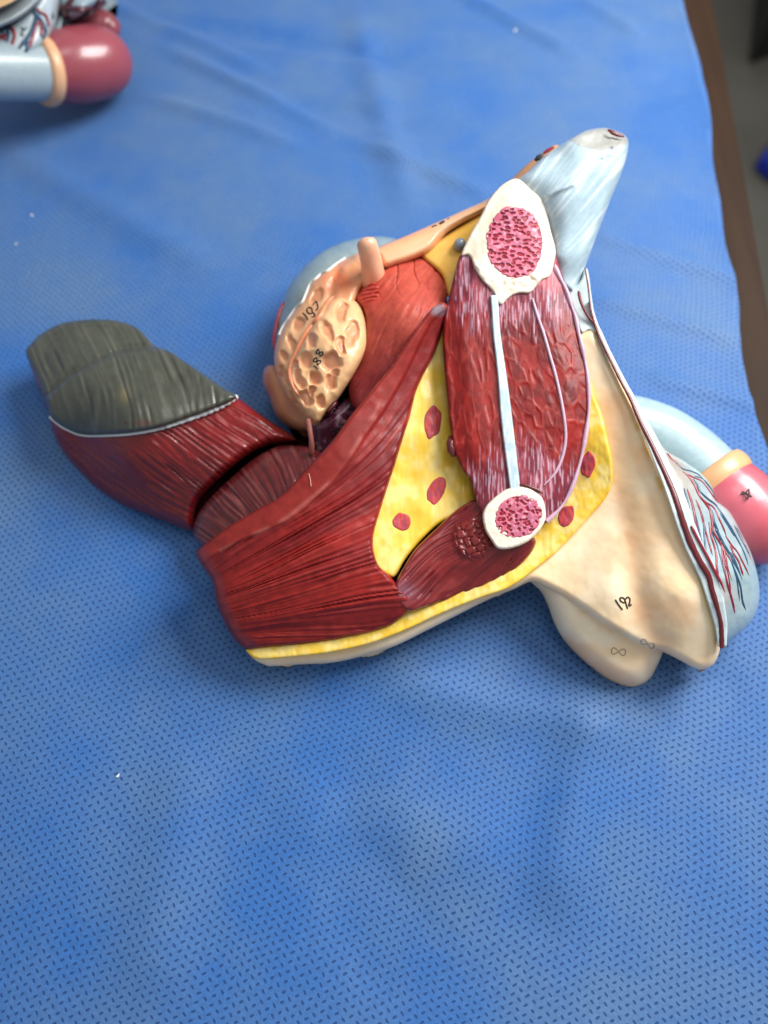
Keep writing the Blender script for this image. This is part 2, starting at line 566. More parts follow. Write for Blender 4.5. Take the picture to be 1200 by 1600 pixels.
edge_px = [(1045, -60), (1062, 0), (1072, 45), (1090, 105), (1100, 150), (1107, 200), (1111, 260), (1124, 320), (1130, 380), (1142, 430), (1152, 480), (1153, 540),
           (1162, 600), (1174, 650), (1188, 690), (1202, 735), (1215, 800)]
edge_w = [P(x, y, 0.0)[:2] for x, y in edge_px]
drape_out = [(-0.75, -0.42), (-0.75, 1.05)] + [tuple(edge_w[0] + (0, 0.35))] + [tuple(e) for e in edge_w] + [tuple(edge_w[-1] + (0.02, -0.05)), tuple(edge_w[-1] + (0.03, -0.2)), (edge_w[-1][0] + 0.02, -0.42)]
creases = [((210, 30), (870, 140), 0.007, -0.0034), ((270, 90), (520, 205), 0.005, 0.0036), ((430, 170), (760, 215), 0.010, -0.0030), ((690, -20), (900, 90), 0.005, 0.0036),
           ((905, 360), (1160, 445), 0.0055, 0.0022), ((905, 462), (1165, 540), 0.0055, 0.0022), ((240, 160), (470, 235), 0.005, 0.0028), ((900, 0), (1000, 60), 0.006, 0.0026),
           ((560, 230), (780, 310), 0.006, 0.0028), ((760, 180), (1090, 130), 0.012, -0.0038), ((930, 1100), (860, 1420), 0.014, 0.0046), ((1120, 1050), (1000, 1500), 0.013, -0.0034),
           ((20, 240), (330, 420), 0.012, 0.0026), ((600, 1060), (1000, 1140), 0.014, 0.0034), ((450, 1250), (800, 1330), 0.02, 0.0026), ((130, -10), (420, 120), 0.005, 0.0026), ((560, 20), (640, 330), 0.012, 0.003),
           ((300, 1180), (240, 1560), 0.016, 0.0026), ((1010, 590), (1180, 640), 0.005, 0.0022), ((520, 1180), (640, 1560), 0.018, -0.0026)]


def drape_z(x, y):
    z = 0.0016 + 0.010 * (fbm(x * 5 + 3, y * 5, 21, 2) - 0.5) * 0.55 + 0.0022 * (noise(x * 17, y * 13, 22) - 0.5)
    for (p, q, wd, hh) in creases:
        A = P(p[0], p[1], 0)[:2]; B = P(q[0], q[1], 0)[:2]
        d = B - A; L = np.linalg.norm(d); d = d / L; nrm = np.array([-d[1], d[0]])
        t = ((x - A[0]) * d[0] + (y - A[1]) * d[1]) / L
        s = (x - A[0]) * nrm[0] + (y - A[1]) * nrm[1] + 0.006 * (noise(t * 3 + hh * 999, t * 0 + wd * 99, 5) - 0.5)
        z = z + 1.35 * hh * np.exp(-(s / wd) ** 2) * ss(-0.12, 0.2, t) * (1 - ss(0.8, 1.12, t))
    return np.maximum(z, 0.0002)


def build_drape():
    poly = spline(drape_out[3:-3], 4, False)
    poly = np.concatenate([np.array(drape_out[:3]), poly, np.array(drape_out[-3:])])[::-1]
    flip = poly.copy(); flip[:, 1] *= -1
    x, y, s, faces, segs, n0 = clip_grid(flip, 0.0048)
    y = -y
    z = drape_z(x, y)
    lift = np.exp(-(s / 0.012)) * 0.0025 * (0.4 + noise(x * 22, y * 22, 8))     # the free edge stands up a little
    z = z + np.where(s < 0.06, lift, 0)
    n = len(x)
    V = np.stack([x, y, z], 1)
    U = np.stack([x[n0:], y[n0:], np.maximum(z[n0:] - 0.0012, -0.0012)], 1)
    for a, b in segs:
        if a >= n0 and b >= n0: faces.append([b, a, n + a - n0, n + b - n0])
    return link('surgical_drape', np.concatenate([V, U]), faces, drape_material())


tag(build_drape(), 'blue dotted nonwoven drape spread over the table under the models', 'drape')

# things far below, beyond the table edge
BLACK = simple('black_plastic', (0.006, 0.006, 0.006), 0.5, 20, 0.2)
NAVY = simple('blue_plastic', (0.01, 0.03, 0.42), 0.4, 20, 0.15)


def floor_pt(px, py, z=FLOOR_Z): return P(px, py, z)


def slab(name, px, z0, z1, mat, label, cat):
    ring = [tuple(floor_pt(x, y, z0)[:2]) for x, y in px]
    return tag(box_prism(name, ring[::-1], z0, z1, mat, None, 0.012), label, cat)


slab('black_bag', [(1168, 104), (1290, 60), (1330, -90), (1190, -120)], FLOOR_Z + 0.002, FLOOR_Z + 0.24, BLACK, 'black out-of-focus bag on the floor, upper right beyond the table', 'bag')
slab('blue_box', [(1176, 268), (1204, 292), (1290, 286), (1280, 218), (1206, 226)], FLOOR_Z + 0.002, FLOOR_Z + 0.05, NAVY, 'bright blue plastic box on the floor past the table edge', 'box')

# lint on the drape
LINT = painted('white_lint', 0.8, 0, 0.05, 300, 0.3, 900, base=(0.75, 0.77, 0.8))
for (px, py, ang, ln, lab) in ((805, 52, 1.3, 0.006, 'white lint fleck high on the drape, near the top edge of the picture'),
                               (52, 341, -0.6, 0.0034, 'larger white lint fleck on drape at far left above olive muscle'),
                               (28, 386, -0.4, 0.0022, 'smaller white lint fleck on drape near the left edge'),
                               (186, 1213, 0.8, 0.0026, 'white lint fleck on the drape in the lower left foreground')):
    c = P(px, py, 0); c[2] = drape_z(c[0], c[1]) + 0.0005
    t = np.linspace(-0.5, 0.5, 7)
    pts = c + np.stack([np.cos(ang + t) * t * ln, np.sin(ang + t) * t * ln, 0.0006 * (0.25 - t * t)], 1)
    tag(tube('lint_fleck', pts, 0.0006 * (1.15 - 2 * np.abs(t)), LINT, None, 6, 0.6), lab, 'lint', 'white lint flecks on the drape')

# ------------------------------------------------------------------ the large model
GRP = 'painted anatomical models lying on the drape'
model = thing('anatomical_model', 'large painted pelvis model with cut muscles and bones, lying across the middle of drape', 'anatomical model', (0, 0, 0), GRP)

RED = lin(140, 38, 36); DRED = lin(112, 28, 30); LRED = lin(168, 66, 58); MAROON = lin(100, 22, 30); PURP = lin(112, 48, 60)
CREAM = lin(250, 216, 170); WHITEC = lin(252, 234, 202); TAN = lin(214, 172, 132); YEL = lin(240, 200, 66); DYEL = lin(236, 184, 36); LYEL = lin(244, 216, 124)
LIGC = lin(176, 198, 208); LIGW = lin(214, 226, 230)

# ---- dark filler body added under the parts so the gaps read as shade
relief('gap_shade_filler', [(318, 850), (296, 824), (302, 786), (322, 758), (370, 716), (430, 682), (475, 684), (520, 640), (600, 520), (700, 470), (860, 500), (900, 640), (880, 800), (760, 880), (620, 940), (420, 970), (370, 940)],
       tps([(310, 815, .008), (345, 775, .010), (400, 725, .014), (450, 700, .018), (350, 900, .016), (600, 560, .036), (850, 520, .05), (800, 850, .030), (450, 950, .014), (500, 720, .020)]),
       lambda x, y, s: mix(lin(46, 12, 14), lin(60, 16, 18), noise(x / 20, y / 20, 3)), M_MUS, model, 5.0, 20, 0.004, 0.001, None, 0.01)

# ---- dome behind the gland
o, dome_at = relief('bladder_dome', [(432, 545), (430, 505), (440, 475), (450, 450), (466, 428), (488, 405), (513, 388), (545, 376), (580, 370), (612, 372), (640, 390), (640, 480), (600, 560), (520, 600), (450, 590)],
       tps([(440, 520, .050), (470, 440, .056), (540, 390, .058), (540, 480, .066), (620, 420, .060)]),
       lambda x, y, s: mix(lin(150, 166, 168), lin(128, 150, 152), streak(x + y, x - y, 5, 7, 30)), M_LIG, model, 2.5, 34, 0.020, 0.004, None, 0.02)
tube('red_margin', on_surface([(431, 552), (428, 530), (431, 510), (437, 488), (444, 472)], lambda x, y: np.full(np.shape(x), .040), 0), taper(21, 0.0011), M_RED, model, 8)

# ---- orange lobe low on the left
relief('bulb_lobe', [(412, 578), (424, 570), (440, 580), (470, 610), (500, 640), (500, 672), (470, 674), (446, 664), (430, 648), (420, 620), (411, 600)],
       tps([(420, 590, .046), (450, 650, .040), (490, 650, .046), (470, 610, .050)]),
       lambda x, y, s: mix(lin(206, 152, 116), lin(188, 118, 86), fbm(x / 22, y / 22, 6)), M_SKIN, model, 2.0, 16, 0.010, 0.006, None, 0.008)

# ---- yellow wedge and tan margin toward the top right
relief('fat_wedge', [(655, 395), (690, 372), (730, 345), (770, 315), (800, 300), (800, 400), (750, 480), (705, 470), (690, 430)],
       tps([(660, 395, .080), (700, 440, .080), (760, 330, .088), (720, 390, .083), (780, 400, .088)]),
       lambda x, y, s: mix(lin(236, 190, 100), lin(226, 170, 48), fbm(x / 16, y / 16, 9)) , M_FAT, model, 2.0, 8, 0.003, 0.05)
tan_up = [(596, 384), (640, 366), (683, 347), (723, 329), (767, 308), (800, 279), (820, 259), (842, 242), (868, 226)]
o, tan_at = relief('tan_margin', [(585, 392)] + tan_up + [(880, 240), (850, 262), (815, 290), (780, 318), (750, 336), (722, 350), (697, 366), (676, 390), (650, 404), (622, 414), (598, 418)],
       tps([(600, 400, .086), (640, 380, .087), (683, 355, .088), (720, 340, .090), (767, 318, .094), (820, 270, .101), (870, 232, .108)]),
       lambda x, y, s: mix(mix(lin(226, 176, 136), lin(196, 142, 92), ss(690, 800, x)), lin(238, 150, 96), 0.8 * fbm(x / 25, y / 14, 4) * (x < 690)), M_SKIN, model, 1.6, 13, 0.007, None, 0.02)
strokes('handwritten_number', [[(675.5, 355), (678, 353), (683, 352)], [(687, 348.5), (692, 345.8), (694, 346.5), (689, 349.5), (687, 348.5)], [(699, 342), (702, 341)]], lambda x, y: tan_at(x, y), o, M_INK, 0.0005, 0.0003)
tube('grey_stub', P(np.array([717, 718, 719, 719.5]), np.array([388, 384, 381, 379.5]), np.array([.074, .083, .087, .0885])), [.0034, .0034, .0031, .0016], M_LIG, model, 20, 1, lin(138, 152, 158))

# ---- red rounded organ
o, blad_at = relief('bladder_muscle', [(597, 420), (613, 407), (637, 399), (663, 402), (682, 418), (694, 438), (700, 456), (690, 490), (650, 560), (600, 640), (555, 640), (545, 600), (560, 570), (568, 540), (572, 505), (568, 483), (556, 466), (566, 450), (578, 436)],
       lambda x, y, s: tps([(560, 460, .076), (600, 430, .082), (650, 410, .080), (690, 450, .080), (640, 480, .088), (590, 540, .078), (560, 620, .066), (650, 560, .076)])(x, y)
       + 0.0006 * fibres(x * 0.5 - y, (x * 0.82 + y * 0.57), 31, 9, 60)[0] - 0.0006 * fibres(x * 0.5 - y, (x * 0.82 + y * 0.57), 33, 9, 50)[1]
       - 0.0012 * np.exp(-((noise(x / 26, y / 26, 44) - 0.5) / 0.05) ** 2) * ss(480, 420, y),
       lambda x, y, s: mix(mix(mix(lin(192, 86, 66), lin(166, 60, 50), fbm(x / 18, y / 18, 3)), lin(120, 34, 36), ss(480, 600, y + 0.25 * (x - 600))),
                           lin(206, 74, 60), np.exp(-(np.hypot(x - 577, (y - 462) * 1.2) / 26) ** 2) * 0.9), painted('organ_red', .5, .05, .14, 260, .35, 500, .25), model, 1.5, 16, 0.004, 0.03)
for k, (py, l) in enumerate(((446, 24), (452, 28), (458, 30), (464, 28), (470, 22))):
    tube('muscle_strand', on_surface([(564, py + 2), (564 + l * .5, py - 1), (564 + l, py - 3)], blad_at, 0.0002, 4), taper(9, 0.0006, .3, .2), painted('strand_red', .35, .3, base=tuple(lin(206, 70, 58))), o, 8)

# ---- purple bulb between gland and the long muscle
o, bulb_at = relief('purple_bulb', [(486, 664), (497, 655), (520, 640), (540, 622), (556, 612), (580, 606), (590, 630), (560, 670), (525, 705), (500, 715), (488, 705)],
       tps([(490, 680, .050), (520, 660, .056), (560, 625, .058), (540, 670, .052)]),
       lambda x, y, s: mix(mix(lin(66, 22, 40), lin(96, 60, 78), ss(.42, .62, fbm(x / 17, y / 13, 14))), lin(124, 100, 108), ss(.62, .8, fbm(x / 11, y / 11, 19))), M_GLOSS, model, 1.6, 16, 0.009, 0.015)
strokes('handwritten_number', [[(517, 671), (519, 676), (521, 680)], [(524, 673), (521, 670), (524, 667), (528, 668), (526, 672), (529, 677)], [(531, 664), (534, 661), (537, 664), (535, 668), (531, 667)]], bulb_at, o, M_INK, 0.0003)
relief('dark_flap', [(511, 642), (516, 630), (523, 624), (528, 629), (524, 636), (514, 645)], lambda x, y, s: np.full(np.shape(x), .066), lambda x, y, s: np.broadcast_to(lin(74, 14, 22), (len(x), 3)), M_GLOSS, model, 1.2, 5, 0.003, None, 0.008)
tube('pink_duct', P(np.array([481, 484, 486, 487, 487.5]), np.array([655, 672, 685, 696, 707.]), np.array([.062, .060, .058, .055, .052])), [.0016, .0013, .0012, .0015, .0012], painted('duct_pink', .4, .2, base=tuple(lin(150, 88, 78))), model, 10)

# ---- spongy gland with hollows
PITS = [(533, 488, 8, 14, 5), (512, 517, 6.5, 17, -24), (550, 520, 8, 18, 10), (532, 541, 7, 13, -14), (488, 531, 7, 11, 8), (479, 563, 10, 12, 20), (518, 566, 13, 14, -40),
        (468, 592, 6, 14, -28), (492, 591, 8, 10, -10), (517, 597, 8, 12, 5), (477, 622, 8, 13, -40), (500, 629, 6, 10, 10), (505, 548, 0.1, 0.1, 0), (486, 612, 5, 7, 0), (461, 570, 4, 8, 10), (522, 583, 6, 6, 0)]
LP = [(455, 534, 5, 12, -18), (443, 557, 5, 9, -20), (452, 591, 5, 13, -25), (466, 506, 7, 9, 20), (497, 462, 6, 12, 30), (440, 580, 4, 7, -20), (462, 620, 5, 12, -35)]


def pit(x, y, pits):
    m = np.zeros(np.shape(x)); wob = 6.5 * (noise(x / 10, y / 10, 77) - 0.5)
    for (cx, cy, a, b, r) in pits:
        r = math.radians(r); dx = x - cx; dy = y - cy
        p = (dx * math.cos(r) + dy * math.sin(r) + wob) / (a * 1.26); q = (-dx * math.sin(r) + dy * math.cos(r) - wob) / (b * 1.24)
        m = np.maximum(m, 1 - ss(0.55, 1.15, (np.abs(p) ** 2.4 + np.abs(q) ** 2.4) ** (1 / 2.4)))
    return m


ridge_line = spline([(556, 459), (540, 461), (524, 464), (514, 470), (508, 480), (500, 494), (490, 506), (478, 521), (470, 535), (462, 553), (455, 568), (453, 585), (458, 604), (467, 618)], 4, False)
o, gl_at = relief('gland_lobe', [(428, 560), (433, 530), (447, 503), (467, 473), (482, 448), (489, 438), (513, 420), (540, 404), (562, 394), (590, 388), (604, 400), (600, 425), (576, 440), (562, 456), (552, 480), (530, 540), (510, 600), (500, 660), (483, 660), (463, 637), (444, 612), (432, 583)],
       lambda x, y, s: tps([(430, 560, .062), (460, 500, .068), (490, 450, .072), (550, 410, .076), (590, 400, .080), (480, 560, .070), (470, 640, .058), (540, 460, .076)])(x, y) - 0.0014 * pit(x, y, LP)
       + 0.0010 * (fbm(x / 16, y / 16, 8) - .5) - 0.0022 * np.exp(-((polydist(x, y, [(515, 470), (520, 440), (530, 415), (545, 402)])) / 7) ** 2),
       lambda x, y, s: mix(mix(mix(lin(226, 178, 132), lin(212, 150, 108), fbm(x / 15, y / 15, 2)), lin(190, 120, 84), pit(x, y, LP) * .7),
                           lin(230, 118, 70), np.exp(-(np.hypot((x - 532) * .8, y - 438) / 26) ** 2) * (0.35 + 0.9 * fbm(x / 9, y / 9, 66))), M_SKIN, model, 1.5, 14, 0.008, 0.03)
strokes('handwritten_number', [[(473, 488.5), (477, 492.5), (479.5, 496), (481.5, 500)],
                               [(488, 489.5), (484.5, 490), (480.5, 487), (480, 482.5), (484, 480), (487.5, 483), (488, 487), (491, 490), (491.5, 494), (486, 495)],
                               [(488.5, 477), (492, 473), (494, 470.5), (496, 476), (496.5, 481), (493, 486)]], gl_at, o, M_INK, 0.00042)
tube('white_rim', on_surface([(436, 524), (441, 512), (449, 500), (463, 480), (472, 472), (478, 459), (485, 443), (493, 436), (503, 427), (512, 423), (526, 412), (540, 403)], lambda x, y: gl_at(x, y) + 0.0008, 0.0), 0.0007, M_WHITE, o, 8)
o, gr_at = relief('gland_lobe', [(510, 477), (518, 469), (530, 464), (545, 466), (558, 472), (567, 485), (573, 508), (574, 535), (566, 560), (552, 586), (530, 620), (512, 642), (498, 660), (486, 657), (468, 634), (455, 608), (452, 580), (466, 548), (482, 519), (498, 494)],
       lambda x, y, s: tps([(530, 470, .080), (565, 510, .080), (520, 540, .084), (480, 560, .077), (540, 590, .076), (490, 645, .066), (465, 600, .072)])(x, y) - 0.0023 * pit(x, y, PITS) + .0006 * (noise(x / 9, y / 9, 41) - .5),
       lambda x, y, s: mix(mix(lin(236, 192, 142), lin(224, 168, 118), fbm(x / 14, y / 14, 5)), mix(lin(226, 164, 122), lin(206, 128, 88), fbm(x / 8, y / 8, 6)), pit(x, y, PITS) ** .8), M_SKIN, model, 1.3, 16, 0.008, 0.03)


def fig8(cx, cy, ln, wd, ang, n=22):
    ang = math.radians(ang); out = []
    for k in range(n + 1):
        t = 2 * math.pi * k / n
        a = ln * math.sin(t); b = wd * math.sin(2 * t)
        out.append((cx + a * math.cos(ang) - b * math.sin(ang), cy + a * math.sin(ang) + b * math.cos(ang)))
    return out


strokes('handwritten_number', [[(490, 571), (493, 573), (497, 577)], fig8(495.5, 564, 5.4, 3.6, 35), fig8(499.2, 551, 5.2, 3.6, 30)], gr_at, o, M_INK, 0.00042)
q = P(ridge_line[:, 0], ridge_line[:, 1], gr_at(ridge_line[:, 0], ridge_line[:, 1]) + 0.0008)
tube('dividing_ridge', q, taper(len(q), 0.0012, .5, .3), painted('ridge_orange', .4, .2, .1, base=tuple(lin(226, 140, 98))), o, 10)
tube('duct_stub', P(np.array([584, 583, 580, 576, 573, 571.5, 570.8]), np.array([446, 428, 408, 392, 380, 375, 372.]), np.array([.072, .080, .087, .0925, .0965, .098, .0985])),
     [.0066, .0062, .0056, .0053, .0051, .0043, .0020], M_SKIN, model, 24, 1, None, 80, lambda V, n, k: mix(lin(236, 184, 150), lin(226, 156, 122), noise(V[:, 0] * 300, V[:, 1] * 300, 2)))

# ---- gluteal block at the far left with its olive sheet
GFL = lambda x, y: (x * 0.80 + y * 0.60, -x * 0.60 + y * 0.80)
glut_base = tps([(50, 560, .034), (100, 515, .040), (180, 505, .044), (240, 545, .052), (330, 600, .055), (400, 645, .052), (455, 685, .046), (80, 650, .034), (120, 700, .020), (170, 760, .014), (240, 800, .016),
                 (300, 822, .018), (150, 600, .052), (250, 640, .055), (200, 720, .038), (280, 740, .036), (330, 720, .043), (400, 695, .046), (300, 690, .047)])


def glut_z(x, y, s):
    u, v = GFL(x, y)
    h, g, _ = fibres(u, v, 51, 8, 70)
    return glut_base(x, y) + 0.0008 * h - 0.0009 * g + 0.0004 * (noise(u / 14, v / 5, 53) - .5)


def glut_c(x, y, s):
    u, v = GFL(x, y)
    h, g, n2 = fibres(u, v, 51, 8, 70)
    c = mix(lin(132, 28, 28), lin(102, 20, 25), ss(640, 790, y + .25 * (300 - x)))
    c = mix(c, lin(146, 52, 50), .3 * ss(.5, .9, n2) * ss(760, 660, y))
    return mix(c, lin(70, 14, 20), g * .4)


glut_out = [(44, 560), (62, 540), (100, 515), (160, 506), (225, 530), (290, 570), (345, 606), (369, 619), (385, 631), (400, 642), (429, 662), (452, 677), (464, 688), (450, 691), (425, 694), (396, 706), (371, 724), (342, 749), (318, 773), (307, 790), (303, 812), (302, 830),
            (271, 820), (233, 805), (192, 789), (154, 766), (121, 734), (98, 705), (83, 676), (74, 640), (58, 600)]
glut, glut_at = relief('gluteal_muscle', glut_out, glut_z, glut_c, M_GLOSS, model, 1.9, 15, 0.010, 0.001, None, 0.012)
cr_line = [(70, 622), (80, 610), (104, 588), (137, 567), (167, 554), (200, 544), (243, 540)]


def side(x, y):        # positive below the crease
    cx = np.array([c[0] for c in cr_line], float); cy = np.array([c[1] for c in cr_line], float)
    return y - np.interp(x, cx, cy)


def olive_z(x, y, s):
    d = side(x, y)
    u, v = x * 0.35 + y * 0.94, x * 0.94 - y * 0.35
    v = v + 0.0016 * (y - 580) ** 2
    h, g, _ = fibres(u, v, 61, 13, 60)
    g = g * ss(0.35, .6, noise(u / 60, v / 16, 64))
    return glut_base(x, y) + 0.0022 + 0.0034 * ss(-2, 10, d) - 0.0012 * np.exp(-((d + 1) / 4) ** 2) + 0.0006 * h - 0.0011 * g - .002 * ss(10, 60, d) * 0


def olive_c(x, y, s):
    u, v = x * 0.35 + y * 0.94, x * 0.94 - y * 0.35
    h, g, n2 = fibres(u, v + 0.0016 * (y - 580) ** 2, 61, 13, 60)
    c = mix(lin(78, 80, 68), lin(62, 64, 54), fbm(x / 30, y / 30, 3))
    c = mix(c, lin(98, 98, 86), ss(.6, .9, n2) * .5)
    c = mix(c, lin(128, 116, 76), np.exp(-(np.hypot((x - 193), (y - 617) * .6) / 7) ** 2) * .6)
    c = mix(c, lin(96, 50, 44), .6 * np.exp(-(np.hypot((x - 225) / 3, (y - 661)) / 5) ** 2))
    c = mix(c, lin(84, 20, 24), np.exp(-(np.hypot(x - 196, y - 661) / 2.2) ** 2))
    return mix(c, lin(38, 38, 34), g * .5)


ol_out = [(40, 550), (50, 535), (62, 523), (80, 512), (100, 504), (137, 499), (175, 500), (204, 507), (220, 517), (232, 530), (242, 540), (267, 550), (292, 567), (321, 587), (350, 607), (369, 619), (354, 631), (317, 645), (283, 657), (250, 668), (208, 676), (167, 679), (129, 679), (104, 670), (81, 654), (73, 633), (62, 600), (50, 575)]
ol, ol_at = relief('olive_sheet', ol_out, olive_z, olive_c, painted('olive_paint', .36, .3, .1, 260, .3, 700), glut, 1.6, 9, 0.0035, None, 0.02, 0.006)
wl = spline([(78, 652), (90, 662), (104, 671), (129, 680), (167, 680.5), (208, 677.5), (250, 669.5), (283, 659), (317, 647), (345, 635), (368, 621)], 9, False)
zw = glut_at(wl[:, 0], wl[:, 1]) + 0.0012
kk = np.arange(len(wl)); tt = kk / len(wl)
tube('white_edge', P(wl[:, 0], wl[:, 1], zw), 0.0007 + 0.0009 * ss(.35, .95, tt) * (0.8 + 0.45 * np.sin(kk * 2.1)), M_WHITE, glut, 10)

# ---- second cut muscle beyond the gap
sec_base = tps([(304, 830, .026), (330, 790, .034), (370, 750, .040), (425, 705, .046), (490, 700, .050), (400, 780, .044), (330, 850, .028), (450, 750, .050)])


def sec_uv(x, y):
    a = np.arctan2(y - 990, x - 560)
    r = np.hypot(x - 560, y - 990)
    return r, a * 290


def sec_z(x, y, s):
    u, v = sec_uv(x, y)
    h, g, _ = fibres(u, v, 71, 9, 60)
    return sec_base(x, y) + 0.0009 * h - 0.0009 * g + 0.0012 * (noise(x / 9, y / 7, 75) - .5) * ss(.5, .7, noise(x / 40, y / 40, 74))


def sec_c(x, y, s):
    u, v = sec_uv(x, y); h, g, n2 = fibres(u, v, 71, 9, 60)
    c = mix(lin(100, 34, 34), lin(80, 20, 26), fbm(x / 30, y / 30, 7))
    c = mix(c, lin(140, 78, 74), ss(.6, .95, n2) * .5)
    c = mix(c, lin(96, 44, 52), ss(345, 310, x))
    return mix(c, lin(46, 12, 16), g * .6)


relief('cut_muscle', [(301, 834), (302, 824), (307, 808), (318, 790), (330, 776), (346, 760), (368, 740), (394, 718), (422, 702), (438, 696), (460, 696), (482, 698), (500, 706), (520, 720), (480, 790), (420, 840), (350, 880), (322, 858), (310, 848)],
       sec_z, sec_c, M_GLOSS, model, 1.6, 12, 0.007, 0.004, None, 0.004)

# ---- yellow fat panel with red spots
fat_base = tps([(690, 500, .078), (700, 600, .066), (710, 700, .057), (735, 780, .049), (640, 640, .066), (610, 760, .054), (585, 850, .048), (610, 905, .044), (660, 780, .052), (680, 850, .044), (690, 760, .053)])
fat, fat_at = relief('fat_panel', [(690, 490), (710, 500), (716, 560), (722, 640), (730, 700), (736, 740), (743, 768), (746, 788), (728, 803), (708, 809), (690, 816), (670, 832), (650, 853), (632, 876), (618, 900), (606, 900), (585, 885), (570, 850), (580, 800), (600, 730), (620, 660), (650, 590), (672, 540)],
       lambda x, y, s: fat_base(x, y) + 0.0012 * (fbm(x / 30, y / 30, 12, 2) - .5) + 0.0002 * (streak(y, x, 15, 4, 30) - .5) - .0016 * np.exp(-(np.hypot(x - 640, y - 740) / 40) ** 2),
       lambda x, y, s: mix(mix(YEL, LYEL, ss(.40, .65, fbm(x / 20, y / 26, 16)) * .9), DYEL, np.maximum(ss(.55, .8, streak(y, x, 18, 5, 40)) * .35, ss(10, 2, s) * .5)), M_FAT, model, 1.7, 6, 0.002, 0.02)


def spot(cx, cy, a, b, r, at, parent, seed):
    rg = np.random.default_rng(seed); r = math.radians(r); out = []
    for k in range(11):
        t = 2 * math.pi * k / 11; f = 0.9 + 0.2 * rg.random()
        p, q = a * f * math.cos(t), b * f * math.sin(t)
        out.append((cx + p * math.cos(r) - q * math.sin(r), cy + p * math.sin(r) + q * math.cos(r)))
    relief('red_spot', out, lambda x, y, s: at(x, y) + 0.00035 + .0003 * (streak(y, x, seed, 3, 10) - .5), lambda x, y, s: mix(lin(196, 70, 70), lin(166, 70, 84), ss(.4, .6, streak(y, x, seed, 2.5, 12))), M_MUS, parent, 1.3, 2, 0.0003, None, 0.002, 0.0003)


spot(676, 659, 13, 26, 8, fat_at, fat, 1)
spot(682, 766, 13, 23, 22, fat_at, fat, 2)
spot(628, 815, 15, 14, -10, fat_at, fat, 3)

# ---- yellow layer at the right of the section, and along the lower border
fl_base = tps([(915, 600, .076), (950, 700, .070), (945, 770, .060), (900, 810, .053), (860, 850, .047), (800, 900, .042), (700, 945, .036), (570, 1000, .030), (470, 1020, .026), (390, 1020, .022), (880, 760, .055)])
fl_out = [(384, 1014), (392, 1012), (425, 1000), (500, 985), (600, 960), (640, 930), (740, 890), (800, 830), (850, 780), (890, 700), (900, 620), (918, 590), (930, 622), (941, 650), (950, 690), (957, 725), (956, 757), (945, 780), (925, 803), (899, 832), (868, 864), (838, 888), (812, 908), (787, 922), (752, 934), (715, 948), (678, 964), (642, 981), (608, 995), (570, 1008), (520, 1019), (473, 1025), (430, 1029), (404, 1030), (391, 1024)]
fatl, fatl_at = relief('fat_layer', fl_out, lambda x, y, s: fl_base(x, y) + .0018 * ss(860, 760, x) + 0.0006 * (fbm(x / 18, y / 18, 23, 2) - .5) + .0002 * (noise(x / 4, y / 9, 27) - .5),
       lambda x, y, s: mix(mix(YEL, LYEL, ss(.42, .62, fbm(x / 16, y / 12, 26))), DYEL, ss(.5, .75, fbm(x / 13, y / 20, 29)) * .5 + .3 * ss(8, 2, s)), M_FAT, model, 1.8, 4, 0.0012, None, 0.02, 0.004)
spot(918, 726, 11, 20, 8, fatl_at, fatl, 4)
spot(884, 806, 12, 18, 22, fatl_at, fatl, 5)

# ---- skin: lower fold and the main flap
skf, skf_at = relief('skin_fold', [(828, 905), (845, 924), (856, 946), (867, 976), (886, 1006), (916, 1036), (950, 1061), (980, 1073), (1002, 1070), (1017, 1058), (1028, 1038), (1036, 1018), (1040, 990), (980, 920), (880, 870), (840, 880)],
       tps([(840, 900, .036), (870, 970, .028), (930, 1035, .020), (990, 1060, .017), (1030, 1010, .026), (960, 980, .034), (900, 930, .038)]),
       lambda x, y, s: mix(mix(CREAM, WHITEC, ss(.4, .65, fbm(x / 50, y / 40, 33)) * .8), lin(236, 176, 132), np.exp(-(polydist(x, y, [(890, 1010), (940, 1050), (980, 1062)]) / 16) ** 2) * .5), M_SKIN, model, 2.2, 30, 0.015, 0.001, None, 0.012)
strokes('pencil_mark', [fig8(966.5, 1018, 11, 5, 8)], skf_at, skf, M_PENCIL, 0.00025)
sk_base = tps([(384, 1022, .017), (470, 1032, .019), (570, 1018, .023), (667, 980, .029), (763, 935, .035), (831, 905, .040), (900, 850, .047), (930, 800, .053), (950, 720, .065), (940, 600, .076), (912, 522, .083), (960, 590, .079), (1014, 690, .074), (1060, 800, .068),
               (1096, 890, .060), (1118, 960, .049), (1122, 1020, .036), (1085, 1040, .031), (1040, 1020, .034), (960, 985, .041), (880, 930, .040), (985, 840, .058), (1000, 930, .051), (960, 930, .050), (1060, 930, .057), (1010, 760, .067), (975, 720, .066)])
valley = spline([(948, 640), (958, 700), (970, 780), (982, 830), (990, 880), (995, 930), (1012, 975), (1036, 1015)], 4, False)


